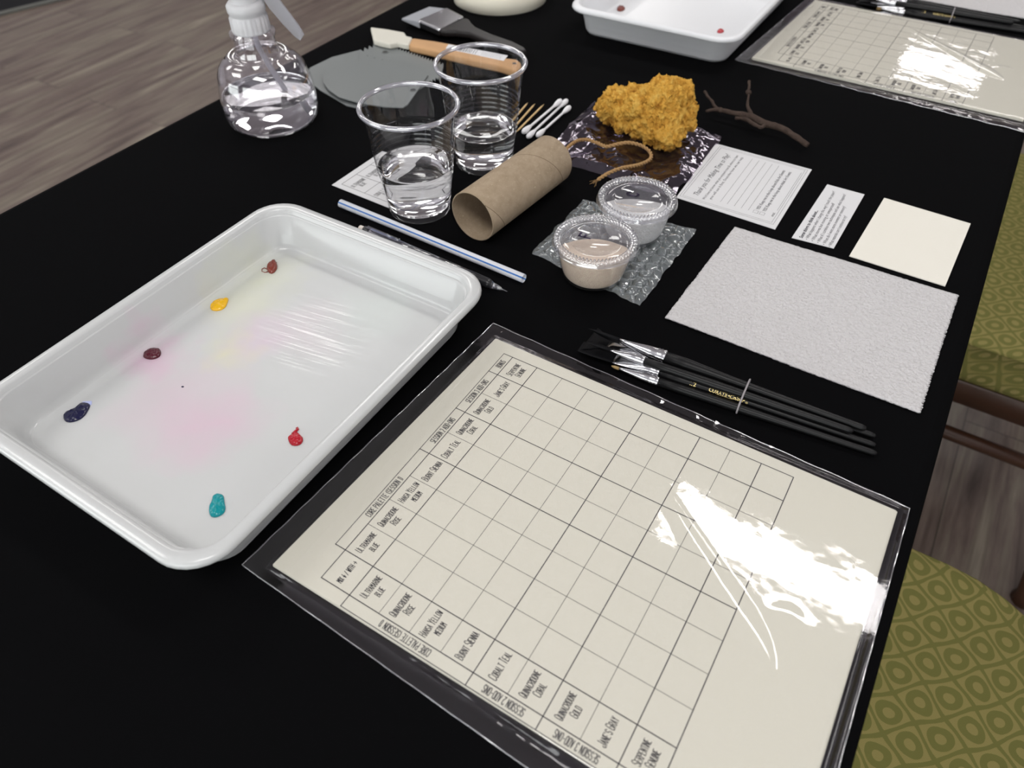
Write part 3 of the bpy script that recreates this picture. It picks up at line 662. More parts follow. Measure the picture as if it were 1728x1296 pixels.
# comment card
o, P, cx, cy = card('comment_card', 'white comment card with a cursive heading and ruled lines', [(1141, 333), (1208, 242), (1370, 286), (1308, 387)])
x0, x1 = P[0][0]-cx, P[1][0]-cx; yt, yb = (P[0][1]+P[1][1])/2-cy, (P[2][1]+P[3][1])/2-cy; z = .046
ik = MB(); 
for k in (.32, .46):
    q = [(x0+k+.05, yt-k-.05), (x1-k, yt-k), (x1-k, yb+k), (x0+k, yb+k)]
    if k == .46: q = [(a_*.985, b_*.985) for a_, b_ in q]
    for i in range(4): line(ik, *q[i], *q[(i+1) % 4], .022, z)
xl = x0+1.3; tw = x1-x0-2.4
ftext(ik, 'Thank you for Making Time to Play!', xl-.2, yt-1.75, .72, width=tw, shear=.45, z=z)
ftext(ik, "We'd love to know what you enjoyed most & where to have", xl-.4, yt-2.45, .36, width=tw+.4, z=z); ftext(ik, 'you will use it first. Describe how we can help', xl-.1, yt-2.95, .36, width=tw, z=z)
for k in range(5): line(ik, xl, yt-3.75-.62*k, x1-1.0, yt-3.75-.62*k, .022, z)
for k, s_ in enumerate(('YES! Keep me in the loop about Kids Art Events', 'YES! Keep me in the loop about Adult Art Events')):
    y = yt-7.0-.56*k; ftext(ik, s_, xl+.5, y, .40, width=tw-.9, z=z, weight=.01)
    for q in (((xl-.1, y-.05), (xl+.3, y-.05)), ((xl+.3, y-.05), (xl+.3, y+.35)), ((xl+.3, y+.35), (xl-.1, y+.35)), ((xl-.1, y+.35), (xl-.1, y-.05))): line(ik, *q[0], *q[1], .022, z)
ftext(ik, 'email:', xl+.1, yt-8.35, .36, z=z, xs=.8); line(ik, xl+1.2, yt-8.35, x1-1.1, yt-8.35, .022, z)
ik.build('printed_text', 'ink', o)
# things to think about
o, P, cx, cy = card('prompt_card', 'narrow white card printed with a bold heading and bullet questions', [(1336, 401), (1396, 311), (1459, 328), (1407, 419)])
x0, x1 = P[0][0]-cx, P[1][0]-cx; yt = (P[0][1]+P[1][1])/2-cy; ik = MB()
for k, (s_, wd, b_) in enumerate((('Some things to think about...', 4.6, .03), ('\u2022 What happens when I change the way I touch the paper?', 8.3, 0), ('\u2022 What moves but moving or unexpected?', 6.4, 0), ('\u2022 What if I combine two techniques and see what happens?', 8.3, 0), ('\u2022 When do I want more moment or memory?', 6.4, 0), ('\u2022 What materials can I continue to try?', 5.0, 0))):
    ftext(ik, s_, x0+.35, yt-.62-.46*k, .40, width=wd, z=.046, weight=b_)
ik.build('printed_text', 'ink', o)
# label card under the cup
o, P, cx, cy = card('label_card', 'white card with a printed grid of colour names behind the nearer water cup', [(560, 312), (645, 255), (748, 285), (657, 351)])
A, B_, C_, D_ = [Vector((p[0]-cx, p[1]-cy)) for p in P]; ik = MB()
def bl(u, v): return (A*(1-u)+B_*u)*(1-v)+(D_*(1-u)+C_*u)*v
for v in (.1, .5, .9): line(ik, *bl(.08, v), *bl(.92, v), .04, z)
for u in (.08, .36, .64, .92): line(ik, *bl(u, .1), *bl(u, .9), .04, z)
an = math.atan2(B_.y-A.y, B_.x-A.x)
for i, u in enumerate((.22, .5, .78)):
    for v, nm in ((.3, ('ULTRAMARINE', 'BLUE')), (.7, ('COBALT TEAL', 'BLUE'))):
        p = bl(u, v); q = Vector((-math.sin(an), math.cos(an)))*.26
        stext(ik, nm[0], *(p+q), .42, ang=an, z=z, mi=1); stext(ik, nm[1], *(p-q), .42, ang=an, z=z, mi=1)
ik.build('printed_text', ['ink', 'grey_ink'], o)

# ================================================================ water cups
def cup(label, x, y, wl, wlabel):
    c = thing('plastic_cup', label, 'cup', x, y, 0, 0, 'clear water cups')
    rr = lambda z: 2.62+(3.72-2.62)*(z/9.2)
    pr = [(1.2, .28), (2.2, .26), (2.42, .05), (2.6, .02), (2.66, .15)]+[(rr(z)+.02, z) for z in (.5, 1.2, 2.2, 3.2)]
    z = 3.4
    while z < 6.0: pr += [(rr(z), z), (rr(z)+.05, z+.07), (rr(z), z+.14)]; z += .42
    pr += [(rr(z_), z_) for z_ in (6.6, 7.4, 8.2, 9.0)]
    MB().lathe([(.01, .3)]+pr, 72).build('cup_wall', 'cup', c)
    R = []
    for k in range(73): pass
    MB().tube([((rr(9.1)+.1)*math.cos(2*PI*k/72), (rr(9.1)+.1)*math.sin(2*PI*k/72), 9.12) for k in range(72)], .2, 12, closed=True).build('rim', 'cup_rim', c)
    w_ = MB(); f = lambda z: rr(z)-.03
    w_.lathe([(.01, .34), (2.2, .34), (f(.5), .6)]+[(f(z), z) for z in (1, 2, 3)]+[(f(wl)-.05, wl-.12), (f(wl)-.02, wl-.03), (f(wl)-.1, wl-.01), (f(wl)-.3, wl-.06), (1.5, wl-.08), (.01, wl-.08)], 72)
    o = w_.build('water', 'water', loc=(x, y, 0)); tag(o, wlabel, 'water', 'water in the cups', 'stuff')
cup('clear plastic cup of water, the nearer one, beside the cardboard tube', 29.3, 16.7, 4.2, 'clear water in the nearer plastic cup')
cup('clear plastic cup of water, the farther one, in front of the spatula', 38.5, 16.1, 3.4, 'clear water in the farther plastic cup')

# ================================================================ spray bottle
BX, BY = 34.5, 38.9
bt = thing('spray_bottle', 'small round clear spray bottle with a white trigger, by the left table edge', 'spray bottle', BX, BY)
bp = [(.01, .35), (2.6, .3), (3.6, .08), (4.1, .12), (4.45, .6), (4.62, 1.4), (4.62, 2.4), (4.55, 3.4), (4.42, 4.3), (4.22, 5.1), (3.85, 5.75), (3.35, 6.2), (3.05, 6.35), (2.95, 6.6), (2.75, 6.72), (2.45, 6.62), (2.2, 6.5), (2.08, 6.8), (1.98, 7.4), (1.95, 8.2), (2.1, 8.32), (2.12, 8.5), (2.08, 8.66), (1.7, 8.75), (1.55, 9.4), (1.45, 9.4), (1.58, 8.7), (1.82, 8.2), (1.85, 7.4), (1.95, 6.8), (2.1, 6.38), (2.5, 6.48), (2.9, 6.2), (3.3, 6.05), (3.75, 5.65), (4.1, 5.0), (4.3, 4.2), (4.44, 3.3)]
MB().lathe(bp, 72).build('bottle_body', 'bottle', bt)
wp = [(.01, .4), (2.6, .38), (3.5, .2), (4.0, .24), (4.36, .65), (4.54, 1.4), (4.54, 2.4), (4.48, 2.85), (4.42, 2.92), (4.3, 2.84), (4.0, 2.8), (2, 2.78), (.01, 2.78)]
o = MB().lathe(wp, 72).build('water', 'water', loc=(BX, BY, 0)); tag(o, 'clear water in the bottom of the spray bottle', 'water', 'water in the spray bottle', 'stuff')
rt = Vector((.82, -.57))
MB().tube([(0, 0, 9.6), (rt.x*.2, rt.y*.2, 7.2), (rt.x*.9, rt.y*.9, 4.9), (rt.x*1.9, rt.y*1.9, 2.2), (rt.x*2.6, rt.y*2.6, .6)], .26, 14).build('dip_tube', 'lever', bt)
cp = MB(); cp.lathe([(1.55, 8.75), (1.72, 8.72), (1.74, 8.9), (1.7, 10.0), (1.6, 10.15), (1.62, 10.3), (1.72, 10.5), (1.72, 11.0), (1.5, 11.25), (1.3, 11.3)], 96, wob=lambda a, z: (.035*math.copysign(1, math.sin(a*24)) if 8.8 < z < 10.1 else 0), cap1=True)
cp.build('collar', 'frosted', bt)
hd = MB(); hd.lathe([(1.25, 11.2), (1.3, 12.6), (1.1, 13.3), (.9, 13.5)], 40, cap1=True)
az = math.atan2(rt.y, rt.x); xf = Matrix.Rotation(az, 4, 'Z')
hd.box((.6, 0, 14.2), (6.2, 1.6, 1.5), xf); hd.lathe([(.55, 0), (.55, .9), (.2, 1.0)], 20, True, True, xf=xf @ Matrix.Translation((3.7, 0, 14.2)) @ Matrix.Rotation(PI/2, 4, 'Y'))
hd.build('spray_head', 'frosted', bt, bevel=.15)
lv = MB(); R = []
for x_, z_, hw, th in ((1.6, 13.4, .8, .5), (1.9, 12.2, .85, .55), (2.5, 10.8, .8, .55), (3.3, 9.3, .72, .5), (4.05, 8.0, .62, .4), (4.35, 7.5, .55, .25)):
    R.append([(x_-th, -hw, z_-.25), (x_-th, hw, z_-.25), (x_+th, hw, z_+.25), (x_+th, hw-.12, z_+.25), (x_-th*.3, hw-.14, z_-.0), (x_-th*.3, -hw+.14, z_-.0), (x_+th, -hw+.12, z_+.25), (x_+th, -hw, z_+.25)])
lv.rings(R, smooth=False, xf=xf); lv.build('trigger', 'lever', bt, bevel=.06)

# ================================================================ cardboard tube
rt_ = 2.12; A = Vector(T(797, 366, rt_)); B_ = Vector(T(929, 270, rt_)); d = B_-A; L = d.length+.2
tu = MB().rings([[(x, (r+.03*math.sin(a*2+x*.3))*math.cos(a), (r-.02*math.sin(a*2+x*.3))*math.sin(a)) for a in [2*PI*i/80 for i in range(80)]] for x, r in ((0, 2.04), (0, 2.12), (L*.33, 2.12), (L*.66, 2.12), (L, 2.12), (L, 2.04), (L*.66, 2.04), (L*.33, 2.04))], closed=True, smooth=True).build('cardboard_tube', 'cardboard', loc=(A.x, A.y, rt_), rz=math.atan2(d.y, d.x), bevel=.02)
tag(tu, 'brown cardboard paper roll tube lying on its side', 'tube')

# ================================================================ straw
A = Vector(T(575, 343, .35)); B_ = Vector(T(884, 470, .35)); d = B_-A; L = d.length; n = 36; R = []
st = MB(); vs = []
for x in (0, L):
    for k in range(n): a = 2*PI*k/n+.1; vs.append((x, .35*math.cos(a), .35*math.sin(a)))
for k in range(n):
    j = (k+1) % n; st.add([vs[k], vs[j], vs[n+j], vs[n+k]], [(0, 1, 2, 3)], 1 if k % 9 in (3, 4) else 0)
o = st.build('drinking_straw', ['straw_white', 'straw_blue'], loc=(A.x, A.y, .35), rz=math.atan2(d.y, d.x), solid=.03); tag(o, 'white drinking straw with thin blue stripes', 'straw')

# ================================================================ mechanical pencil
A = Vector(T(607, 385, .42)); B_ = Vector(T(856, 494, .3)); d = B_-A; L = d.length
pc = thing('mechanical_pencil', 'clear barrelled mechanical pencil with white eraser lying between straw and tray', 'pencil', A.x, A.y, .42, math.atan2(d.y, d.x))
MB().loft([(0, .2, .2), (.05, .27, .27), (.55, .27, .27)], 16).build('eraser', 'eraser', pc)
MB().loft([(.5, .3, .3), (.55, .36, .36), (.75, .36, .36), (.9, .38, .38), (1.25, .38, .38), (1.3, .34, .34)], 20).build('cap', 'black_plastic', pc)
MB().loft([(1.25, .4, .4), (L*.5, .4, .4), (L*.76, .38, .38)], 24, pw=2).build('barrel', 'barrel', pc)
MB().loft([(1.3, .11, .11), (L*.74, .11, .11)], 12).build('lead_tube', 'black_plastic', pc)
MB().box((2.6, 0, .47), (3.4, .34, .08)).build('pocket_clip', 'barrel', pc, bevel=.03)
MB().loft([(L*.755, .39, .39), (L*.80, .40, .40), (L*.88, .38, .38), (L*.90, .3, .3)], 20).build('grip', 'black_plastic', pc)
MB().loft([(L*.89, .3, .3), (L*.96, .14, .14), (L*.965, .06, .06), (L, .03, .03)], 16).build('tip', 'barrel', pc)

# ================================================================ toothpicks and cotton swabs
def stick(name, mat, a, b, z, rad, label, cat, grp, fn):
    A = Vector(T(*a, z)); B_ = Vector(T(*b, z)); d = B_-A; o = thing(name, label, cat, A.x, A.y, z, math.atan2(d.y, d.x), grp); fn(o, d.length); return o
def pick(o, L): pass
for a, b, z, lb in (((856, 214), (891, 173), .12, 'bamboo toothpick closest to the farther water cup'), ((858, 226), (903, 175), .12, 'bamboo toothpick, middle one of three in a row'), ((872, 222), (918, 176), .12, 'bamboo toothpick lying next to the cotton swabs')):
    A = Vector(T(*a, z)); B_ = Vector(T(*b, z)); d = (B_-A).normalized(); L = 6.5; A = B_-d*L
    q = MB().loft([(0, .01, .01), (.7, .1, .1), (L-.7, .1, .1), (L, .012, .012)], 12).build('toothpick', 'pick', loc=(A.x, A.y, z), rz=math.atan2(d.y, d.x)); tag(q, lb, 'toothpick', 'three toothpicks')
for a, b, z, lb in (((882, 224), (947, 169), .62, 'cotton swab on the left, lying over another swab'), ((890, 232), (957, 169), .28, 'cotton swab in the middle, crossing under its neighbour'), ((906, 230), (962, 180), .28, 'cotton swab on the right, nearest the cellophane')):
    A = Vector(T(*a, z)); B_ = Vector(T(*b, z)); d = B_-A; L = d.length
    q = thing('cotton_swab', lb, 'cotton swab', A.x, A.y, z, math.atan2(d.y, d.x), 'three cotton swabs')
    MB().loft([(.8, .12, .12), (L-.8, .12, .12)], 12).build('stick', 'swab', q)
    for x_, s_ in ((0, 1), (L, -1)): MB().loft([(x_-.0*s_, .06, .06), (x_+.1*s_, .2, .2), (x_+.4*s_, .29, .29), (x_+.9*s_, .26, .26), (x_+1.4*s_, .17, .17), (x_+1.6*s_, .12, .12)][::s_], 16).build('cotton_tip', 'swab', q)

# ================================================================ cellophane, sponge, twine, twig
P = [Vector(q) for q in poly_px([(915, 262), (1000, 166), (1222, 224), (1136, 330)], .4)]; c = sum(P, Vector((0, 0)))/4
def cello(u, v):
    p = (P[0]*(1-u)+P[3]*u)*(1-v)+(P[1]*(1-u)+P[2]*u)*v-c; x, y = p.x, p.y
    r = 0
    for k, (s_, a_) in enumerate(((.16, 1.0), (.36, .45), (.9, .16), (2.6, .05))):
        q = noise.noise(Vector((x*s_+7*k, y*s_*1.2, 3+k))); r += a_*(1-abs(q)*2.2)
    e = min(u, 1-u, v, 1-v); r = max(.04, .55+r*.55-.3)
    return (x+.45*ns(x, y, 5, .5)*(1 if e < .1 else .3), y+.45*ns(x, y, 8, .5)*(1 if e < .1 else .3), max(.05, (r*.75)*min(1, .25+e*9)))
o = MB().grid(cello, 130, 130).build('cellophane_sheet', 'cello', loc=(c.x, c.y, .0)); tag(o, 'crumpled clear cellophane sheet under the sea sponge', 'cellophane')
for p in o.data.polygons: p.use_smooth = (random.random() < 2)
# sponge
sx_, sy_ = T(1098, 222, 1.0); SB = (sx_, sy_)
def ell(mb, px, py, z, r, rz_=1.0):
    x, y = T(px, py, z); n1, n2 = 10, 16
    R = [[(x-SB[0]+r*math.sin(PI*i/n1)*math.cos(2*PI*k/n2), y-SB[1]+r*math.sin(PI*i/n1)*math.sin(2*PI*k/n2), z-1.0+r*rz_*math.cos(PI*i/n1)) for k in range(n2)] for i in range(1, n1)]
    mb.rings(R[::-1])
mb = MB()
for a_ in ((1040, 178, 2.6, 1.7), (1062, 190, 2.3, 2.0), (1090, 180, 3.2, 2.0), (1118, 172, 4.0, 2.1), (1138, 170, 3.6, 1.9), (1143, 190, 2.6, 1.9), (1115, 205, 2.4, 2.2), (1092, 208, 2.0, 1.7), (1125, 226, 1.9, 1.5), (1135, 215, 1.8, 1.5), (1075, 190, 2.4, 1.9), (1128, 160, 4.4, 1.3), (1037, 170, 2.7, 1.3), (1065, 178, 2.9, 1.8), (1030, 182, 1.9, 1.3)): ell(mb, *a_)
sp = mb.build('sea_sponge', 'sponge', loc=(SB[0], SB[1], 1.0)); tag(sp, 'lumpy ochre natural sea sponge resting on the cellophane', 'sponge')
md = sp.modifiers.new('remesh', 'REMESH'); md.mode = 'VOXEL'; md.voxel_size = .0008; md.use_smooth_shade = True
for nm, sz, stg, ty in (('lobes', .012, .013, 'CLOUDS'), ('pores', .0045, .0085, 'CLOUDS'), ('fuzz', .0014, .0035, 'CLOUDS')):
    tx = bpy.data.textures.new(nm, ty); tx.noise_scale = sz; tx.noise_depth = 3
    md = sp.modifiers.new(nm, 'DISPLACE'); md.texture = tx; md.strength = stg; md.mid_level = .52; md.texture_coords = 'LOCAL'
# twine
TW = [(952, 276), (954, 262), (960, 251), (975, 238), (993, 233), (1010, 238), (1024, 246), (1042, 246), (1060, 245), (1081, 247), (1097, 254), (1098, 264), (1081, 275), (1062, 283), (1045, 289), (1025, 296), (1008, 303)]
def cat(pts, n):
    out = []
    for i in range(len(pts)-1):
        p0, p1, p2, p3 = pts[max(0, i-1)], pts[i], pts[i+1], pts[min(len(pts)-1, i+2)]
        for k in range(n):
            t = k/n; out.append(.5*((2*p1)+(p2-p0)*t+(2*p0-5*p1+4*p2-p3)*t*t+(3*p1-p0-3*p2+p3)*t**3))
    return out+[pts[-1]]
zt = 1.3; pp = [Vector((*T(*q, zt), zt+.25*math.sin(i))) for i, q in enumerate(TW)]; o0 = pp[8].copy(); C_ = cat(pp, 12); tw = MB()
for ph in (0, PI):
    q = []; s_ = 0
    for i, p in enumerate(C_):
        d = (C_[min(i+1, len(C_)-1)]-C_[max(0, i-1)]).normalized(); s_ += (C_[i]-C_[i-1]).length if i else 0
        x = d.cross(Vector((0, 0, 1))).normalized(); y = d.cross(x); a_ = s_*9+ph; q.append(p-o0+(x*math.cos(a_)+y*math.sin(a_))*.085)
    tw.tube(q, .10, 8)
end = C_[-1]-o0
for k in range(14):
    v = Vector((random.uniform(-1, -.2), random.uniform(-.2, .7), random.uniform(-.5, .3))).normalized()*random.uniform(.3, .8); tw.tube([end, end+v*.6, end+v+Vector((0, 0, -.05))], .015, 4)
for k in range(160):
    p = random.choice(C_)-o0; v = Vector((random.uniform(-1, 1), random.uniform(-1, 1), random.uniform(-.3, 1))).normalized()*random.uniform(.1, .28); tw.tube([p, p+v], .008, 3)
o = tw.build('jute_twine', 'twine', loc=(o0.x, o0.y, o0.z)); tag(o, 'short piece of tan jute twine curling over the cellophane', 'twine')
# twig
o0 = Vector((*T(1267, 200, .8), 0))
def seg(mb, pts, n=5):
    P3 = [Vector((*T(px, py, z), z)) for px, py, z, r in pts]; rr = [q[3] for q in pts]; C2 = cat(P3, n); R2 = []
    for i in range(len(C2)):
        t = i/n; k = min(int(t), len(rr)-2); f = t-k; R2.append((rr[k]*(1-f)+rr[k+1]*f)*(1+.28*ns(C2[i].x, C2[i].y, C2[i].z, 2.6)))
    C2 = [p-o0+Vector((ns(p.x, p.y, 0, 1.5), ns(p.x, p.y, 4, 1.5), 0))*.12 for p in C2]; mb.tube(C2, R2, 10)
tg = MB()
seg(tg, [(1191, 192, .5, .12), (1208, 189, .7, .2), (1239, 195, .8, .24), (1267, 201, .8, .32), (1288, 212, .7, .34), (1317, 220, .6, .30), (1340, 234, .5, .28), (1363, 249, .4, .26)])
seg(tg, [(1188, 158, 1.2, .16), (1197, 171, 1.0, .13), (1205, 182, .8, .15), (1212, 190, .7, .2)])
seg(tg, [(1264, 141, 2.6, .16), (1262, 160, 2.0, .11), (1260, 178, 1.4, .13), (1267, 200, .8, .22)])
seg(tg, [(1239, 203, .5, .16), (1258, 205, .6, .18), (1272, 214, .6, .18), (1284, 219, .6, .16), (1292, 213, .7, .2)])
for px, py, pz in ((1215, 190, .75), (1250, 197, .8), (1275, 204, .78), (1300, 215, .7), (1330, 228, .55), (1262, 160, 2.0)): x, y = T(px, py, pz); tg.loft([(-.3, .1, .1), (0, .32, .32), (.3, .12, .12)], 8, xf=Matrix.Translation((x-o0.x, y-o0.y, pz)))
o = tg.build('twig', 'bark', loc=(o0.x, o0.y, .25)); tag(o, 'small bare brown forked twig', 'twig')

# ================================================================ bubble wrap and salt cups
P = [Vector(q) for q in poly_px([(897, 424), (985, 335), (1178, 386), (1080, 514)], .2)]; c = sum(P, Vector((0, 0)))/4
def bub(u, v):
    p = (P[0]*(1-u)+P[3]*u)*(1-v)+(P[1]*(1-u)+P[2]*u)*v-c; x, y = p.x, p.y; e = min(u, 1-u, v, 1-v)
    s_ = 1.12; best = 9
    j0 = round(y/(s_*.866))
    for j in (j0-1, j0, j0+1):
        xo = (j % 2)*s_/2; i = round((x-xo)/s_)
        for ii in (i-1, i, i+1):
            q = math.hypot(x-(ii*s_+xo), y-j*s_*.866); best = min(best, q)
    h = .42*math.sqrt(max(0, 1-(best/.50)**2))**.6 if best < .50 else 0
    h *= .75+.5*ns(x, y, 3, .9)
    return (x+.22*ns(x, y, 5, 1.3), y+.22*ns(x, y, 8, 1.3), .05+h*min(1, e*20)+.03*ns(x, y, 2, 3))
o = MB().grid(bub, 190, 190).build('bubble_wrap', 'bubble', loc=(c.x, c.y, 0)); tag(o, 'square piece of clear bubble wrap under the two salt cups', 'bubble wrap')
def salt_cup(label, x, y, letter, mat, slabel, fill, z0=.38):
    c = thing('portion_cup', label, 'cup', x, y, z0, 0, 'lidded salt cups')
    rr = lambda z: 2.2+.72*(z/3.1)**.75
    MB().lathe([(.01, .1), (1.9, .08), (2.1, 0)]+[(rr(z), z) for z in (.12, .5, 1, 1.6, 2.2, 2.35)]+[(rr(2.4)+.05, 2.45), (rr(2.6)+.05, 2.6), (rr(3)+.03, 3.05)], 64).build('cup_wall', 'lid', c)
    ld = MB(); ld.lathe([(.01, 2.98), (1.75, 2.98), (1.82, 3.05), (1.95, 3.12), (2.3, 3.14), (2.42, 3.06), (2.5, 3.02), (2.56, 3.10)], 64); ldo = ld.build('lid', 'lid_top', c)
    ld = MB(); ld.lathe([(2.52, 3.08), (2.62, 3.26), (2.98, 3.30), (3.08, 3.24), (3.14, 3.1), (3.16, 2.9), (3.2, 2.86)], 288, wob=lambda a, z: .0 if not (3.2 < z < 3.29) else .0)
    V = ld.v; ld.v = [(a_, b_, z_+(.09*math.sin(60*math.atan2(b_, a_)) if 2.58 < math.hypot(a_, b_) < 3.0 else 0)) for a_, b_, z_ in V]
    ld.build('lid_rim', 'lid_rim', c)
    mk = MB(); cs = {'F': "460600|0333", 'C': GL['C']}[letter]
    lx_, ly_ = T(*({'F': (988, 398), 'C': (1068, 328)}[letter]), 3.4); GL['#'] = cs; stext(mk, '#', lx_-x, ly_-y, .85, ang=.12, z=3.04, wf=.13, th=.2); mk.build('handwritten_letter', 'marker', c)
    s_ = MB(); fx, fy = -math.cos(.45), -math.sin(.45)   # heaped towards the viewer
    R = [[(r*math.cos(a), r*math.sin(a), z) for a in [2*PI*i/48 for i in range(48)]] for r, z in ((.05, .14), (1.9, .14), (rr(.12)-.06, .22), (rr(.5)-.05, .5), (rr(1)-.05, 1), (rr(1.5)-.05, 1.5))]
    def top(r, a): 
        q = (r*math.cos(a)*fx+r*math.sin(a)*fy)/2.8
        return min(2.9, fill+(q*1.15)+.08*ns(r*math.cos(a), r*math.sin(a), fill, 2.5)+(.12 if r < 1 else 0))
    for r in (1.0, .8, .55, .3, .05):
        rg_ = []
        for i in range(48):
            a = 2*PI*i/48; z_ = top(2.7*r, a); rg_.append(((rr(max(.2, z_))-.06)*r*math.cos(a), (rr(max(.2, z_))-.06)*r*math.sin(a), z_))
        R.append(rg_)
    s_.rings(R); o = s_.build('salt', mat, loc=(x, y, z0), subsurf=1); tag(o, slabel, 'salt', 'salt in the cups', 'stuff')
salt_cup('lidded clear portion cup marked F, in front', 28.35, -.45, 'F', 'salt_pink', 'fine pink salt in the portion cup marked F', 2.35)
salt_cup('lidded clear portion cup marked C, behind the other', 34.9, -.75, 'C', 'salt_white', 'coarse white salt in the portion cup marked C', 2.5)

# ================================================================ scrapers, spatula, flat brush, tape
def teeth(a, b, n, dpt):
    "saw edge between two photo points"
    out = []; dx, dy = b[0]-a[0], b[1]-a[1]; L = math.hypot(dx, dy); nx, ny = dy/L*dpt, -dx/L*dpt
    for k in range(n): t = k/n; out += [(a[0]+dx*t, a[1]+dy*t), (a[0]+dx*(t+.5/n)+nx, a[1]+dy*(t+.5/n)+ny)]
    return out
def scraper(label, pts, z, th=.12, holes=(), marks=()):
    P = poly_px(pts, z); cx = sum(p[0] for p in P)/len(P); cy = sum(p[1] for p in P)/len(P)
    o = thing('silicone_scraper', label, 'scraper', cx, cy, z-th, 0, 'grey scrapers')
    MB().prism([(x-cx, y-cy) for x, y in P], 0, th).build('blade', 'grey_silicone', o, bevel=.03)
    if holes:
        h = MB()
        for px, py, r in holes:
            x, y = T(px, py, z); h.lathe([(r*.75, th+.004), (r, th+.006), (r, th+.05), (r*.8, th+.05), (r*.75, th+.004)], 24, c=(x-cx, y-cy)); h.lathe([(.01, th+.005), (r*.78, th+.005)], 24, c=(x-cx, y-cy), mi=1)
        for px, py in marks:
            x, y = T(px, py, z); h.lathe([(.01, th+.006), (.09, th+.006)], 10, c=(x-cx, y-cy), mi=1)
        h.build('hang_hole', ['grey_silicone', 'black_plastic'], o)
scraper('grey scraper with a rounded corner, lowest of the stack', [(523, 114), (560, 96), (607, 84), (640, 100), (660, 150), (622, 176), (600, 181), (585, 178), (540, 152), (528, 142)]+teeth((528, 142), (524, 118), 5, 4), .14)
scraper('grey triangular comb scraper with saw teeth and a hole, at the back of the stack', teeth((606, 90), (644, 74), 5, 6)+teeth((644, 74), (748, 111), 22, 5)+[(748, 111), (745, 126)]+teeth((745, 126), (715, 140), 6, 5)+[(690, 160), (640, 150), (608, 120)], .32, holes=[(650, 88, .42)], marks=[(620, 94), (632, 98), (645, 101), (658, 104), (671, 108), (684, 112)])
scraper('grey kidney shaped scraper lying on top of the stack', [(546, 140), (545, 128), (552, 117), (570, 108), (600, 101), (640, 100), (690, 110), (722, 126), (712, 142), (698, 162), (688, 176), (680, 181), (650, 180), (608, 174), (572, 164), (555, 152)], .5, holes=[(697, 152, .4)])
# spatula
z = 1.0
hp = poly_px([(625, 45), (655, 49), (682.5, 54), (686, 60), (696, 62.5), (690, 75.5), (680, 74), (672, 71.5), (658, 74), (644, 71), (630, 67)], z); wp_ = poly_px([(695, 63), (735, 68.5), (776, 76), (815, 86), (854, 97), (872, 99), (879, 104), (880, 112), (873, 120), (846, 111), (800, 101), (748, 88.5), (715, 81), (689, 75.5)], z)
cx, cy = wp_[3]
so = thing('spatula', 'small wooden handled spatula with an off white silicone head', 'spatula', cx, cy, .1)
MB().prism([(x-cx, y-cy) for x, y in hp], .25, .9).build('spatula_head', 'silicone', so, bevel=.18)
MB().prism([(x-cx, y-cy) for x, y in wp_], 0, .9).build('wooden_handle', 'wood', so, bevel=.3)
lb = poly_px([(757, 75), (857, 94), (850, 103), (752, 82)], z); lo = MB().prism([(x-cx, y-cy) for x, y in lb], .9, .93).build('price_label', 'label', so)
ik = MB(); A, B_, C_, D_ = [Vector((p[0]-cx, p[1]-cy)) for p in lb]
def bl(u, v): return (A*(1-u)+B_*u)*(1-v)+(D_*(1-u)+C_*u)*v
random.seed(3)
for k in range(22):
    u = .22+k*.0135
    if random.random() < .62: line(ik, *bl(u, .12), *bl(u, .86), .06, .936)
for v in (.28, .52, .76):
    for k in range(9):
        u = .6+k*.038; line(ik, *bl(u, v), *bl(u+.02, v), .06, .936, 1)
ik.build('printed_barcode', ['ink', 'grey_ink'], lo)
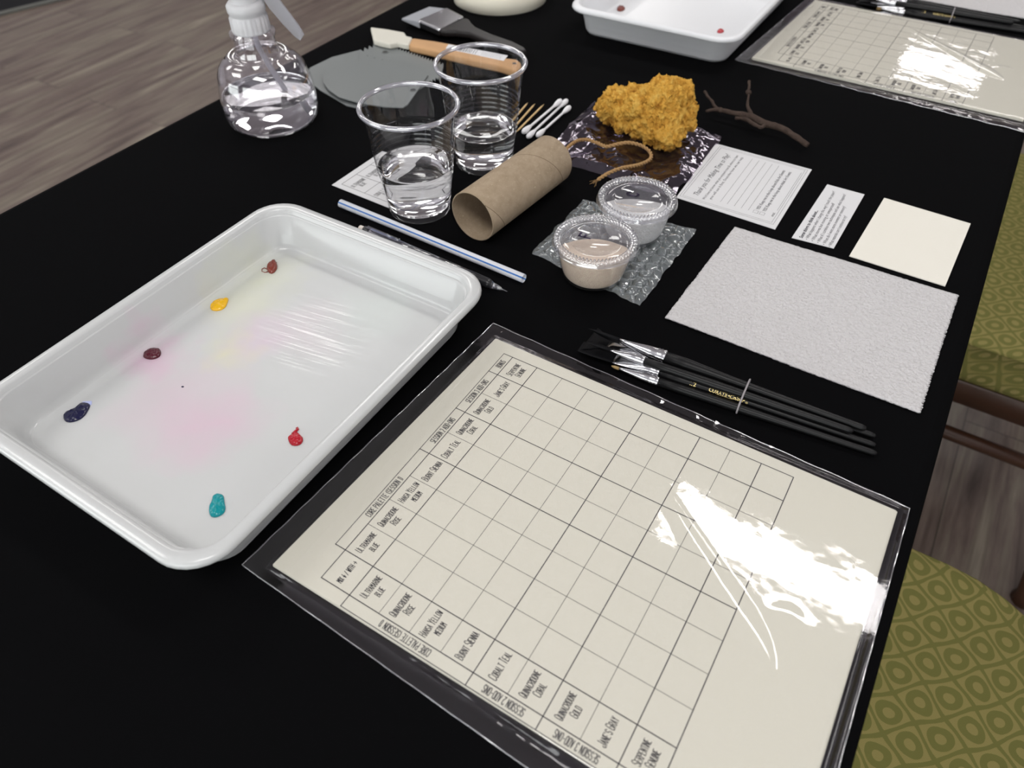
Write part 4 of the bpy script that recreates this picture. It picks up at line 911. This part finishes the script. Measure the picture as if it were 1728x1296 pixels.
hx_, hy_ = T(868, 107, z); hl = MB().lathe([(.01, .905), (.25, .905)], 20, c=(hx_-cx, hy_-cy)).build('hang_hole', 'brush_handle', so)
# wide flat brush
z = 1.1; A = Vector(T(731, 38, z)); Bp = Vector(T(700, 20, z)); Hn = Vector(T(887, 87, z))
fb = thing('flat_brush', 'wide flat brush with grey bristles, metal ferrule and dark handle', 'paint brush', A.x, A.y, .1)
def pp_(pts, zz=z): return [(x-A.x, y-A.y) for x, y in poly_px(pts, zz)]
MB().prism(pp_([(704, 36), (754, 15), (783, 30), (741, 52)]), .25, 1.2).build('ferrule', 'steel', fb, bevel=.2)
fx = MB()
for q in ((708, 37), (745, 20), (738, 48), (776, 31)): x, y = T(*q, z+.2); MB().lathe([(.12, 1.15), (.1, 1.28), (.02, 1.3)], 10, cap1=True, c=(x-A.x, y-A.y)).build('rivet', 'steel', fb)
tip = pp_([(677, 28), (724, 8)]); root_ = pp_([(707, 38), (756, 16)])
bm_ = MB(); vs = []
for (tx_, ty_), (rx_, ry_) in zip(tip, root_): vs += [(tx_, ty_, .55), (tx_, ty_, .8), (rx_, ry_, 1.1), (rx_, ry_, .3)]
bm_.add(vs, [(0, 1, 2, 3), (7, 6, 5, 4), (1, 5, 6, 2), (0, 3, 7, 4), (0, 4, 5, 1), (3, 2, 6, 7)], 0, False); bm_.build('bristles', 'grey_bristle', fb, bevel=.1)
MB().prism(pp_([(741, 51), (782, 31), (791, 32), (795, 38), (803, 46), (830, 58), (865, 70), (885, 80), (889, 86), (882, 88), (850, 80), (820, 68), (792, 56), (770, 53), (752, 53)]), .3, 1.1).build('handle', 'brush_handle', fb, bevel=.3)
# masking tape
mt = thing('masking_tape', 'thick roll of cream masking tape lying flat, cut by the top edge', 'tape roll', 74.2, 36.9)
MB().lathe([(3.9, .0), (6.0, 0), (6.1, .06), (6.1, 1.85), (6.0, 1.92), (3.9, 1.92), (3.9, 0)], 96).build('tape', 'tape', mt)
MB().lathe([(3.75, .02), (3.75, 1.88), (3.92, 1.88)], 64).build('cardboard_core', 'cardboard', mt)
